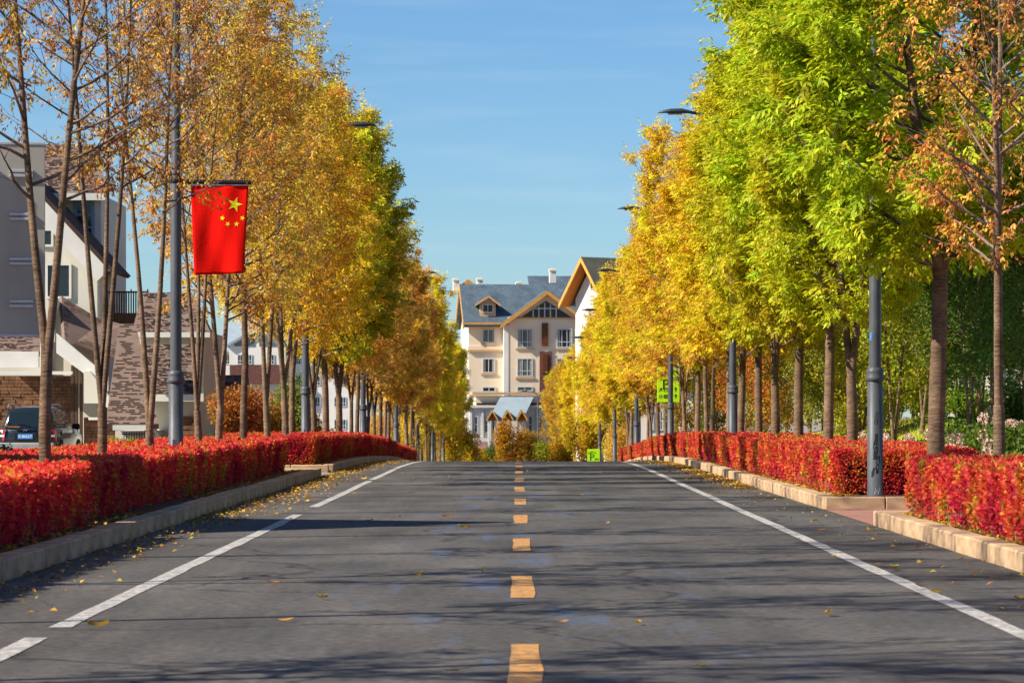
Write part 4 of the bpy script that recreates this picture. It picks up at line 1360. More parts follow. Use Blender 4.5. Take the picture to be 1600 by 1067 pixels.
MB().prism([sp0, sp1, sp1 + Vector((-.5, 0, -.3)), sp0 + Vector((-.2, 0, -.9))], (0, .3, 0)).build('stair_parapet', M['cream'], hB)
pbox(hB, 'stair_tower', 'white_wall', 293, 545, 318, 588, 150.6, .5)
window(hB, P(287, 575, 150.4), X1, 12 * 150 / 5458, 30 * 150 / 5458, 1, 2, 'frame', fw=.05)
stone_wall(hB, P(284, 735, 144.6), X1, 24 * 144.6 / 5458, 72 * 144.6 / 5458, 9, name='stone_pier')
for i in range(12):
    a = P(193 + i * 4, 683, 139)
    MB().box((a.x, a.y, a.z - .5), (a.x + .03, a.y + .03, a.z + .2)).build('fence_bar', M['black'], hB)
pbox(hB, 'fence_rail', 'black', 190, 677, 242, 679, 138.95, .05)

# house C: big roof with a round-headed dormer
hC = tag(empty('villa'), 'house showing only a big brown roof and a small blue arched dormer', 'house')
shingle_roof(hC, [P(300, 660, 156), P(396, 660, 156), P(388, 586, 161), P(308, 586, 161)], .22, 21)
pbox(hC, 'fascia', 'white_trim', 303, 658, 396, 668, 155.7, .35)
pbox(hC, 'wall', 'shingle_dark', 306, 669, 392, 740, 157, 6)
window(hC, P(306, 640, 155.6), X1, .3, 1.15, 1, 1, 'blue_frame', fw=.07)
dm = [(303, 642), (303, 600), (306, 594), (311, 592), (316, 595), (319, 601), (319, 642)]
pprism(hC, 'dormer', 'blue_frame', dm, 156.1, 2.5)

DY = 0.0
# pale grey-roofed block of flats, far left
LF = 490.0
hD = tag(empty('apartment_block'), 'far cream apartment block with pale grey metal roof behind the left trunks', 'building')
pbox(hD, 'wall', 'white_wall', 300, 545, 580, 760, LF, 14)
MB().prism([P(330, 548, LF - .8), P(420, 548, LF - .8), P(460, 506, LF + 7), P(350, 506, LF + 7)], (0, .05, -.3)).build('roof', M['grey_roof'], hD)
MB().prism([P(400, 548, LF - .8), P(600, 548, LF - .8), P(600, 506, LF + 7), P(410, 506, LF + 7)], (0, .06, -.34)).build('roof', M['grey_roof'], hD)
pprism(hD, 'gable', 'white_wall', [(358, 570), (358, 537), (402, 513), (446, 537), (446, 570)], LF - 1.6, 2.4)
for (x0, y0, x1, y1) in ((354, 538, 402, 511), (402, 511, 450, 538)):
    a, b_ = P(x0, y0, LF - 2.1), P(x1, y1, LF - 2.1)
    MB().prism([a, b_, b_ + Vector((0, 0, -.35)), a + Vector((0, 0, -.35))], (0, 4.5, 0)).build('gable_roof', M['grey_roof'], hD)
pprism(hD, 'gable_window', 'curtain_glass', [(366, 541), (366, 538), (398, 520), (398, 541)], LF - 1.68, .06)
pprism(hD, 'gable_window', 'curtain_glass', [(405, 541), (405, 521), (437, 539), (437, 541)], LF - 1.68, .06)
pbox(hD, 'brown_band', 'brown_brick', 359, 571, 446, 600, LF - 1.8, 1.2)
for row in (554, 587, 620, 655):
    for x in (337, 351, 371, 385, 420, 452, 462, 492, 522, 532):
        if x in (371, 385, 420): Yw = LF - 1.64
        else: Yw = LF - .02
        if row == 587 and x in (371, 385, 420): continue
        window(hD, P(x, row + 15, Yw), X1, 8.5 * LF / 5458, 15 * LF / 5458, 2, 1, 'frame', fw=.08, split=.35)
for x in (370, 400): pbox(hD, 'chimney', 'white_wall', x, 498, x + 7, 510, LF + 8, 1)

# ------------------------------------------------------------------ main building at the end of the street
CY = 352.0
CS = CY / 5458
o0 = P(733, 643, CY)
hM = tag(empty('apartment_house', (o0.x, CY, 0), math.radians(5)), 'tan four-storey house with blue-grey tiled roof at the end of the street', 'building')
def U(px): return (px - 733) * CS
def Wz(py): return 1.6 + (643 - py) * CS
def cb(name, m, px0, py0, px1, py1, v0, v1, par=None):
    return MB().box((U(px0), v0, Wz(py1)), (U(px1), v1, Wz(py0))).build(name, M[m], par or hM)
def uvroof(name, c, par, thick=.2, m='blue_roof'):
    c = [Vector(p) for p in c]
    n = (c[1] - c[0]).cross(c[-1] - c[0]).normalized()
    if n.z < 0: n = -n
    b = MB().prism(c, -n * thick)
    me = b.mesh(name)
    uv = me.uv_layers.new(name='UVMap')
    ux = (c[1] - c[0]).normalized(); uy = n.cross(ux)
    for lp in me.loops:
        p = me.vertices[lp.vertex_index].co - c[0]
        uv.data[lp.index].uv = (p.dot(ux), p.dot(uy))
    return link(name, me, M[m], par)
gz = -4.7
MB().box((0, 0, gz), (18, 11, Wz(505))).build('wall', M['tan_wall'], hM)
MB().prism([(-.02, .0, Wz(505)), (-.02, 11, Wz(505)), (-.02, 5.5, Wz(443))], (.3, 0, 0)).build('side_gable', M['white_wall'], hM)
MB().box((-.06, .05, gz), (-.005, 10.9, Wz(505))).build('side_wall', M['white_wall'], hM)
rz_ = Wz(441)
roof = uvroof('roof', [(-.6, -.7, Wz(508)), (18, -.7, Wz(508)), (18, 5.5, rz_), (-.6, 5.5, rz_)], hM)
uvroof('roof', [(-.6, 11.7, Wz(508)), (18, 11.7, Wz(508)), (18, 5.5, rz_), (-.6, 5.5, rz_)], hM)
for s_, e_ in (((-.66, -.75, Wz(509)), (-.66, 5.5, rz_ - .02)), ((-.66, 11.7, Wz(509)), (-.66, 5.5, rz_ - .02))):
    a, b_ = Vector(s_), Vector(e_)
    MB().prism([a, b_, b_ + Vector((0, 0, -.4)), a + Vector((0, 0, -.4))], (.1, 0, 0)).build('barge_board', M['wood_trim'], hM)
cb('eave_board', 'wood_trim', 722, 504, 784, 510, -.62, -.4)
cb('soffit', 'tan_trim', 722, 510, 784, 512, -.6, 0)
cb('cornice', 'tan_trim', 731, 546, 906, 549, -.22, 0); cb('cornice', 'tan_wall', 731, 541, 906, 546, -.14, 0)
# projecting bay with the big gable
gl, gr, gp = 784, 924, 853
cb('bay_wall', 'tan_wall', 793, 497, 906, 760, -1.0, .0)
MB().prism([(U(793), -1.0, Wz(497)), (U(914), -1.0, Wz(497)), (U(gp), -1.0, Wz(460))], (0, 1.2, 0)).build('gable_wall', M['tan_wall'], hM)
uvroof('gable_roof', [(U(781), -1.9, Wz(506)), (U(781), 4.4, Wz(506)), (U(gp), 5.2, Wz(454)), (U(gp), -1.9, Wz(454))], hM)
uvroof('gable_roof', [(U(gr), -1.9, Wz(506)), (U(gr), 4.4, Wz(506)), (U(gp), 5.2, Wz(454)), (U(gp), -1.9, Wz(454))], hM)
for x in (781, gr):
    a, b_ = Vector((U(x), -1.98, Wz(506.5))), Vector((U(gp), -1.98, Wz(454.5)))
    MB().prism([a, b_, b_ + Vector((0, 0, -.42)), a + Vector((0, 0, -.42))], (0, .14, 0)).build('barge_board', M['wood_trim'], hM)
    MB().prism([a + Vector((0, .15, -.18)), b_ + Vector((0, .15, -.18)), b_ + Vector((0, .15, -.3)), a + Vector((0, .15, -.3))], (0, .8, 0)).build('soffit', M['soffit'], hM)
MB().prism([(U(813), -1.03, Wz(496)), (U(893), -1.03, Wz(496)), (U(852), -1.03, Wz(470))], (0, -.02, 0)).build('gable_window', M['dark_glass'], hM)
for x in (832, 841, 850, 859, 868):
    t = 1 - abs(x - 852) / 41
    MB().box((U(x) - .05, -1.12, Wz(496)), (U(x) + .05, -1.055, Wz(496 - 24 * t))).build('mullion', M['frame'], hM)
cb('mullion', 'frame', 826, 481.5, 877, 483, -1.11, -1.05); cb('sill', 'tan_trim', 806, 496, 896, 498.5, -1.12, -1.0)
cb('pilaster', 'white_wall', 786, 508, 793.5, 760, -1.05, 0)
# windows
UX = Vector((1, 0, 0))
def mw(px0, py0, px1, py1, v, cols=2, split=None, glass='dark_glass'):
    gl_ = ['dark_glass', 'curtain_glass', 'dark_glass'][int(px0 + py0) % 3] if glass == 'dark_glass' else glass
    glass = gl_
    o = window(hM, (U(px0), v, Wz(py1)), UX, (px1 - px0) * CS, (py1 - py0) * CS, cols, 1, 'frame', glass, fw=.075, split=split, nrm=(0, -1, 0))
    if py1 - py0 > 15:
        for f0, f1 in ((.06, .06 + .1 + .12 * ((px0 * 7 + py0) % 5) / 5), (.94 - .08 - .14 * ((px0 * 3 + py0) % 4) / 4, .94)):
            MB().box((U(px0 + (px1 - px0) * f0), v - .024, Wz(py1) + .1), (U(px0 + (px1 - px0) * f1), v - .0205, Wz(py0) - .1)).build('curtain', M['curtain'], o)
    return o
for (a, b_, c, d) in ((753, 514, 773, 535), (754, 560, 773, 582), (754, 604.5, 774, 612), (754, 650, 773, 672)): mw(a, b_, c, d, -.01)
for (y0, y1) in ((514, 543), (560, 588), (604, 611)):
    for (a, b_) in ((807, 831), (869, 893)):
        mw(a, y0, b_, y1, -1.01, 3 if y1 - y0 > 10 else 2, .3 if y1 - y0 > 10 else None, 'curtain_glass' if a == 807 else 'dark_glass')
for (x0, y0, x1, y1) in ((751, 536, 776, 538.5), (751, 583, 776, 585.5), (804, 544, 834, 546), (804, 589, 834, 592), (866, 544, 896, 546), (866, 589, 896, 592)):
    cb('sill', 'tan_trim', x0, y0, x1, y1, (-1.12 if x0 > 790 else -.12), (-1.0 if x0 > 790 else 0))
cb('brick_panel', 'brown_brick', 842, 549.5, 861, 760, -1.16, -1.0)
for (y0, y1) in ((505, 541), (553, 583)):
    pn = cb('louvre_panel', 'brown_brick', 845.5, y0, 855, y1, -1.2, -1.0)
    nl = 12
    for k in range(nl):
        z0 = Wz(y1) + (Wz(y0) - Wz(y1)) * (k + .15) / nl
        MB().box((U(846.2), -1.26, z0), (U(854.3), -1.2, z0 + (Wz(y0) - Wz(y1)) / nl * .62)).build('louvre', M['louvre'], pn)
# dormer
cb('dormer_wall', 'tan_trim', 751, 474, 775.5, 494, .6, 3.2)
MB().prism([(U(751), .6, Wz(474)), (U(775.5), .6, Wz(474)), (U(764), .6, Wz(464))], (0, 2.6, 0)).build('dormer_gable', M['tan_trim'], hM)
for x in (742, 782):
    uvroof('dormer_roof', [(U(x), .1, Wz(475)), (U(x), 3.6, Wz(475)), (U(764), 4.6, Wz(461)), (U(764), .1, Wz(461))], hM, .12)
    a, b_ = Vector((U(x), .04, Wz(475.5))), Vector((U(764), .04, Wz(461.5)))
    MB().prism([a, b_, b_ + Vector((0, 0, -.22)), a + Vector((0, 0, -.22))], (0, .1, 0)).build('barge_board', M['tan_trim'], hM)
mw(754.5, 475, 771.5, 488, .59, 2)
# chimneys, rear ridge parts
for (x, y0, y1, w) in ((715, 431, 445, 9), (753, 430, 444, 9), (816, 436, 444, 8), (869, 415, 432, 10)):
    ch = cb('chimney', 'white_wall', x, y0 + 4, x + w, y1 + 6, 6.2, 7.0)
    cb('chimney_cap', 'tan_wall', x - 1, y0 + 1.5, x + w + 1, y0 + 4, 6.1, 7.1, ch); cb('chimney_cap', 'white_wall', x + 1, y0, x + w - 1, y0 + 1.5, 6.3, 6.9, ch)
uvroof('rear_roof', [(U(838), 7, Wz(446)), (U(912), 7, Wz(446)), (U(912), 9.5, Wz(425)), (U(838), 9.5, Wz(425))], hM)
MB().prism([(U(724), 6.6, Wz(444)), (U(755), 6.6, Wz(444)), (U(739), 6.6, Wz(432))], (0, 1, 0)).build('rear_gable', M['wood_trim'], hM)

# building at the right with the orange eaves
RY = 300.0
hR = tag(empty('gabled_house', (P(925, 643, RY).x, RY, 0), math.radians(-52)), 'white house with orange-lined gable eaves behind the right-hand golden trees', 'building')
rs_ = RY / 5458
def RU(px): return (px - 905) * rs_
def RW(py): return 1.6 + (643 - py) * rs_
hw = 3.05
MB().prism([(-hw + .8, 0, -5), (-hw + .8, 0, RW(466)), (0, 0, RW(412)), (hw - .8, 0, RW(466)), (hw - .8, 0, -5)], (0, 14, 0)).build('wall', M['white_wall'], hR)
for sgn in (-1, 1):
    a, b_ = Vector((sgn * hw, -1.2, RW(474))), Vector((0, -1.2, RW(402)))
    MB().prism([a, b_, b_ + Vector((0, 16, 0)), a + Vector((0, 16, 0))], (0, 0, -.15)).build('roof', M['olive_roof'], hR)
    MB().prism([a + Vector((0, -.06, 0)), b_ + Vector((0, -.06, 0)), b_ + Vector((0, -.06, -.45)), a + Vector((0, -.06, -.4))], (0, .12, 0)).build('barge_board', M['wood_trim'], hR)
    MB().prism([a + Vector((0, .07, -.17)), b_ + Vector((0, .07, -.17)), b_ + Vector((0, 1.18, -.17)), a + Vector((0, 1.18, -.17))], (0, 0, -.08)).build('soffit', M['soffit'], hR)
window(hR, (-.15, -.02, RW(452)), UX, .42, 1.0, 1, 1, 'tan_trim', fw=.06, nrm=(0, -1, 0))
for y in (461, 467, 473): MB().box((-.3, -.06, RW(y + 3)), (.3, -.002, RW(y))).build('relief_bar', M['tan_trim'], hR)

# low shop building with small gabled porch, in front of the main building
LY = 338.0
ls = LY / 5458
hL = tag(empty('shop_building', (P(735, 643, LY).x, LY, 0), math.radians(4)), 'low white shop building with small blue gabled porch roof below the tan house', 'building')
def LU(px): return (px - 735) * ls
def LW(py): return 1.6 + (643 - py) * ls
def lb(name, m, px0, py0, px1, py1, v0, v1, par=None): return MB().box((LU(px0), v0, LW(py1)), (LU(px1), v1, LW(py0))).build(name, M[m], par or hL)
lb('wall', 'white_wall', 728, 636, 900, 730, 0, 8)
lb('upper_wall', 'tan_wall', 744, 618, 880, 636, .6, 8)
lb('roof_slab', 'tan_trim', 738, 612.5, 870, 616, .1, 8.2)
lb('cornice', 'white_trim', 726, 633, 900, 637, -.35, 0); lb('painted_shadow_strip', 'mortar', 745, 629.5, 872, 632.5, .2, .6)  # solid dark strip painted in place of shade above the cornice
for x in (734, 752, 764, 777, 838, 850, 862, 880): lb('pilaster', 'white_trim', x, 638, x + 3.5, 690, -.18, 0)
for x in (741, 757, 769, 826, 843, 855, 868):
    window(hL, (LU(x), -.02, LW(676)), UX, 6 * ls, 26 * ls, 1, 2, 'frame', 'curtain_glass', fw=.07, nrm=(0, -1, 0))
lb('brick_band', 'brown_brick', 720, 680, 748, 692, -.5, 0)
lb('shop_sign', 'white_trim', 738, 684, 764, 690, -.6, -.3); lb('shop_sign', 'pink_sign', 738, 690.5, 760, 702, -.6, -.3)
lb('shop_front', 'curtain_glass', 764, 694, 880, 730, -.3, -.02)
# gabled porch: one ridge running across, small gables to the front
pr_ = [(766, 654), (790, 654)]
uvroof('porch_roof', [(LU(760), -2.4, LW(656)), (LU(814), -2.4, LW(656)), (LU(834), -.05, LW(620)), (LU(782), -.05, LW(620))], hL, .12, 'grey_roof')  # paler material puts sunlight into the porch roof's colour
for cx in (766, 790, 812):
    a, p_, b_ = (LU(cx - 9), LW(655)), (LU(cx), LW(640)), (LU(cx + 9), LW(655))
    for q0, q1 in ((a, p_), (b_, p_)):
        v0 = Vector((q0[0], -3.2, q0[1])); v1 = Vector((q1[0], -3.2, q1[1]))
        MB().prism([v0, v1, v1 + Vector((0, 1.8, 0)), v0 + Vector((0, 1.8, 0))], (0, 0, -.1)).build('small_roof', M['blue_roof'], hL)
        MB().prism([v0 + Vector((0, -.05, .02)), v1 + Vector((0, -.05, .02)), v1 + Vector((0, -.05, -.25)), v0 + Vector((0, -.05, -.25))], (0, .1, 0)).build('barge_board', M['wood_trim'], hL)
    MB().prism([(a[0] + .1, -2.7, a[1] - .1), (b_[0] - .1, -2.7, b_[1] - .1), (p_[0], -2.7, p_[1] - .12)], (0, .6, 0)).build('gable_infill', M['soffit'], hL)
    for sx in (-6, 4): lb('porch_post', 'white_wall', cx + sx, 655, cx + sx + 2.5, 730, -2.65, -2.35)

# pale building seen between the right trunks, and garden building
hE = tag(empty('pale_building'), 'pinkish pale building between trunks below the lime sign', 'building')
pbox(hE, 'wall', 'white_wall', 1000, 600, 1140, 760, 262, 10)
pbox(hE, 'roof', 'shingle', 995, 588, 1145, 601, 261.5, 11)
for x in (1012, 1027, 1042, 1068, 1092): window(hE, P(x, 672, 261.98), X1, 9 * 262 / 5458, 30 * 262 / 5458, 2, 2, 'frame', 'curtain_glass', fw=.08)
hG = tag(empty('garden_building'), 'plain pale grey building seen through the garden trees at far right', 'building')
pbox(hG, 'wall', 'white_wall', 1468, 560, 1640, 690, 150, 8)
pbox(hG, 'parapet', 'white_trim', 1464, 556, 1644, 562, 149.8, 8.4)
pbox(hG, 'plinth', 'kerb', 1467, 660, 1641, 690, 149.85, .3)
for x in (1500, 1560): window(hG, P(x, 610, 149.98), X1, .7, .9, 2, 1, 'frame', 'curtain_glass', fw=.06)

# lamps and small things by the far junction
for (px, ht, Yl, rot, lab) in ((841, 10, 333, math.pi, 'slim dark street lamp in the middle distance before the shop building'), (750, 10, 345, math.pi, 'thin dark lamp pole left of the shop porch')):
    r = copy_tree(LP)
    r.location = ((px - 808) * Yl / 5458, Yl, g(Yl)); r.rotation_euler = (0, 0, rot)
    r.scale = [.81 if px == 841 else .68] * 3
    tag(r, lab, 'street lamp', 'street lamps at the far junction')

# ------------------------------------------------------------------ parked car
def loft(b, rings, close=True):
    n = len(rings[0])
    vs = [p for r in rings for p in r]
    fs = []
    for i in range(len(rings) - 1):
        for k in range(n):
            k2 = (k + 1) % n
            fs.append((i * n + k, i * n + k2, (i + 1) * n + k2, (i + 1) * n + k))
    if close: fs += [tuple(range(n)), tuple(range(len(rings) * n - 1, (len(rings) - 1) * n - 1, -1))]
    b.add(vs, fs, True)

def car():
    """rear at local y 0, front at y 4.35"""
    root = empty('parked_car', (-15.75, 112, -.03), math.radians(-5.0))
    root.scale = (1.06, 1.06, 1.06)
    b = MB()
    rings = []
    for (y, w, zb, zt, tw) in ((0.03, .80, .50, .98, .76), (.10, .87, .40, 1.02, .80), (.35, .90, .32, 1.04, .82), (1.2, .91, .26, 1.04, .83), (2.6, .91, .26, 1.03, .82), (3.1, .90, .28, 1.02, .80), (3.9, .88, .32, .94, .74), (4.2, .82, .38, .84, .66), (4.35, .66, .45, .72, .55)):
        m = zb + (zt - zb) * .62
        half = [(w * .86, zb), (w * .98, zb + .1), (w, m), (w * .985, m + .1), (tw, zt), (tw * .6, zt + .02)]
        rings.append([(x, y, z) for x, z in half] + [(-x, y, z) for x, z in reversed(half)])
    loft(b, rings)
    b.build('body', M['car_paint'], root)
    # cabin
    b = MB()
    rings = []
    for (y, wb, wt, zb, zt) in ((.07, .74, .66, 1.0, 1.06), (.20, .77, .62, 1.0, 1.40), (.34, .78, .60, 1.0, 1.60), (.8, .79, .60, 1.0, 1.665), (1.7, .79, .60, 1.0, 1.68), (2.35, .78, .58, 1.0, 1.60), (2.75, .76, .58, 1.0, 1.33), (3.15, .74, .60, 1.0, 1.04)):
        half = [(wb, zb), (wb * .97 + .01, zb + (zt - zb) * .3), (wt + .03, zt - .06), (wt - .08, zt), (wt * .4, zt + .02)]
        rings.append([(x, y, z) for x, z in half] + [(-x, y, z) for x, z in reversed(half)])
    loft(b, rings)
    b.build('cabin', M['car_paint'], root)
    # rear screen and tailgate details
    MB().add([(-.62, .055, 1.06), (.62, .055, 1.06), (.53, .235, 1.53), (-.53, .235, 1.53), (-.62, .075, 1.055), (.62, .075, 1.055), (.53, .26, 1.53), (-.53, .26, 1.53)],
             [(0, 1, 2, 3), (7, 6, 5, 4), (0, 4, 5, 1), (1, 5, 6, 2), (2, 6, 7, 3), (3, 7, 4, 0)]).build('rear_window', M['car_glass'], root)
    MB().tube([(-.60, .045, 1.30), (-.62, .04, 1.12), (-.52, .035, 1.075), (-.2, .035, 1.07)], .012, 6).build('window_seal', M['soffit'], root)
    MB().tube([(.1, .03, 1.1), (-.05, .05, 1.16), (-.28, .06, 1.17)], [.02, .013, .01], 6).build('wiper', M['rubber'], root)
    MB().bbox((-.3, -.01, .985), (.3, .05, 1.02), .008).build('tailgate_handle', M['car_paint'], root)
    for s in (-1, 1):
        tl = MB().prism([(s * .62, -.005, 1.02), (s * .87, .06, 1.0), (s * .905, .10, .66), (s * .67, -.005, .66)], (0, .16, 0)).build('tail_light', M['tail_red'], root)
        MB().prism([(s * .66, -.015, .84), (s * .87, .05, .84), (s * .875, .05, .77), (s * .665, -.015, .77)], (0, .03, 0)).build('clear_lens', M['tail_white'], tl)
        MB().tube([(s * .63, .35, 1.66), (s * .64, .5, 1.74), (s * .64, 1.7, 1.76), (s * .62, 2.05, 1.68)], .022, 6).build('roof_rail', M['car_silver'], root)
        mi = MB().bbox((s * .9 if s > 0 else -1.12, 2.35, 1.0), (1.12 if s > 0 else -.9, 2.5, 1.17), .03).build('mirror', M['rubber'], root)
        # side windows
        for (y0, y1, yt0, yt1) in ((.45, 1.0, .5, .98), (1.06, 1.75, 1.04, 1.72), (1.81, 2.75, 1.78, 2.3)):
            MB().prism([(s * .795, y0, 1.07), (s * .795, y1, 1.07), (s * .655, yt1, 1.56), (s * .655, yt0, 1.56)], (s * .012, 0, .004)).build('side_window', M['car_glass'], root)
        MB().prism([(s * .912, .75, .72), (s * .915, 2.7, .72), (s * .9, 2.7, .98), (s * .9, 1.0, .98)], (s * .006, 0, 0)).build('door', M['car_side'], root)
        for y in (.85, 3.35):
            w = empty('wheel', (s * .80, y, .345), 0, root)
            t = MB().tube([(-.11, 0, 0), (.11, 0, 0)], .345, 24).build('tyre', M['rubber'], w)
            MB().tube([(-.115, 0, 0), (.115, 0, 0)], .22, 18).build('rim', M['car_silver'], w)
    MB().bbox((-.88, -.09, .40), (.88, .14, .60), .04).build('bumper', M['car_silver'], root)
    MB().bbox((-.82, -.06, .30), (.82, .14, .40), .02).build('lower_bumper', M['rubber'], root)
    MB().bbox((-.36, -.012, .69), (.34, .03, .90), .01).build('plate_recess', M['rubber'], root)
    pl = MB().bbox((-.24, -.03, .715), (.22, -.012, .86), .006).build('number_plate', M['plate_blue'], root)
    text_part('plate_text', 'R·8456T', .12, pl, (-.01, -.033, .745), M['plate_white'])
    e = MB()
    for s in (-1, 1): e.tube([(-.01 + s * .04 - .02, -.02, .955), (-.01 + s * .04 + .02, -.02, 1.01)], .008, 6)
    e.tube([(-.04, -.02, .975), (.02, -.02, .99)], .007, 6)
    e.build('emblem', M['chrome'], root)
    MB().bbox((-.72, -.012, .955), (-.6, .02, .975), .003).build('badge', M['chrome'], root)
    return tag(root, 'dark grey five-door car parked at the far left, seen from behind', 'car')
car()
# small dark shrub hiding the car's corner
def bush(name, x, y, z, rx, ry, h, n, col, label, cat, seed, leaf=(.06, .04), material='leaf', stems=5, base=.05, compound=False, group=None):
    rs = np.random.RandomState(seed)
    root = empty(name, (x, y, z))
    # several overlapping lobes of leaves
    k = 9
    cen = np.stack([rs.uniform(-.55, .55, k) * rx, rs.uniform(-.55, .55, k) * ry, rs.uniform(.25, .8, k) * h], 1)
    i = rs.randint(0, k, n)
    v = unit(rs.normal(0, 1, (n, 3))) * (rs.rand(n, 1) ** .4)
    p = cen[i] + v * np.array([rx * .5, ry * .5, h * .28])
    p[:, 2] = np.clip(p[:, 2], base, None)
    if compound: q, r_ = compound_leaves(rs, p, v, 3, .2, .1, .036, .4)
    else: q, r_ = simple_leaves(rs, p, *leaf)
    me = quad_mesh('foliage', q, r_); me.materials.append(M[material])
    c = link('foliage', me, None, root); c.color = (*srgb(col), 1)
    b = MB(); R = random.Random(seed)
    for s in range(stems):
        t = cen[s % k]
        b.tube([(t[0] * .2, t[1] * .2, -.05), (t[0] * .5 + R.uniform(-.05, .05), t[1] * .5, t[2] * .5), tuple(t)], [.03, .022, .01], 5, cap=False)
    b.build('stems', M['twig'], root, fix=False)
    return tag(root, label, cat, group)

bush('shrub', -11.3, 76, 0, .45, .45, 1.0, 2500, '#232b18', 'small dark evergreen shrub before the parked car at the left edge', 'shrub', 61)
for i, (px, Yb) in enumerate(((190, 112), (215, 112), (238, 112))):
    bush('low_hedge_bush', (px - 808) * Yb / 5458, Yb, 0, .7, .5, .75, 2500, '#b3a51c', ['low yellow-green bush behind the dark twin trunks, left one of three', 'low yellow-green bush, middle one of three before the brown house', 'low yellow-green bush, right one of three beside the pale trunk'][i], 'bush', 70 + i, group='low yellow bushes')
bush('orange_bush', (372 - 808) * 121 / 5458, 121, -.03, 1.1, 1.0, 2.5, 6000, '#c07a3a', 'orange leafy bush behind the left trunks', 'bush', 81, (.10, .08))
bush('orange_bush', (412 - 808) * 122 / 5458, 122, -.03, 1.1, 1.0, 2.4, 6000, '#b88a3c', 'orange bush beside the green one behind the left trunks', 'bush', 82, (.10, .08))
bush('green_bush', (456 - 808) * 124 / 5458, 124, -.03, 1.1, 1.0, 3.0, 7000, '#8a9434', 'olive green bush behind the left trunks, next to the pale facade', 'bush', 83, (.10, .08))
bush('orange_bush', (480 - 808) * 126 / 5458, 126, -.03, 1.2, 1.2, 2.0, 6000, '#c08a24', 'low amber bush beside the second left lamp post', 'bush', 84, (.10, .08))

# far junction greenery
for i, (px, Yb, rx, h, col, lab) in enumerate((
        (796, 322, 1.8, 5.6, '#c08a20', 'small amber tree before the shop porch'), (775, 326, 1.6, 3.4, '#6f7a30', 'olive bush before the shop front'),
        (822, 326, 1.8, 4.4, '#b8922a', 'ochre bush between shop porch and dark lamp'), (850, 322, 1.6, 3.4, '#9c9c24', 'yellow-green bush right of the dark lamp'),
        (742, 318, 1.7, 3.0, '#c8a41e', 'low yellow bush under the left trees by the red sign'), (880, 318, 1.8, 3.8, '#c9a022', 'golden bush under the right trees near the lime board'),
        (905, 292, 1.7, 5.2, '#cdb024', 'yellow bush behind the lime parking board'), (922, 288, 1.5, 5.4, '#cfa826', 'tall golden bush before the white gabled house wall'),
        (706, 300, 1.7, 5.4, '#d2b424', 'tall yellow bush under the last left trees'), (724, 306, 1.5, 4.6, '#cfae24', 'yellow bush between the last left trees and the shop'))):
    bush('junction_bush', (px - 808) * Yb / 5458, Yb, g(Yb), rx, 1.5, h, 6500, col, lab, 'bush', 90 + i, (.15, .12), group='bushes at the far junction')
for i, (x, Yb, h, col, lab) in enumerate(((-7.2, 188, 2.9, '#e0b440', 'low amber bush under the left trees just past the crest'), (-7.0, 206, 3.2, '#e8c838', 'low yellow bush under the left trees, second past the crest'),
        (-7.1, 226, 3.6, '#e6c238', 'yellow bush under the left trees, third past the crest'), (-6.9, 248, 4.0, '#ecd034', 'lemon yellow bush under the left trees, fourth past the crest'), (-6.8, 272, 4.4, '#e4c036', 'golden bush under the left trees, fifth past the crest'),
        (7.0, 232, 3.0, '#dcae3c', 'amber bush under the right trees beside the lime board'), (7.2, 262, 3.8, '#e6c838', 'yellow bush under the right trees behind the lime board'))):
    bush('street_bush', x, Yb, g(Yb) + .1, 1.2, 1.6, h, 4500, col, lab, 'bush', 400 + i, (.13, .07), group='bushes under the street trees')
rr = tag(empty('red_banner', ((741 - 808) * 316 / 5458, 316, g(316))), 'small red sign on a pole near the road crest, left of the shop', 'sign')
zc = 1.6 - (706 - 643) * 316 / 5458 - g(316)
MB().bbox((-.4, -.03, zc - .2), (.4, .03, zc + .2), .01).build('board', M['red_sign'], rr)
MB().lathe([(.04, 0), (.04, zc + .3)], 8).build('post', M['pole'], rr, (.45, 0, 0))

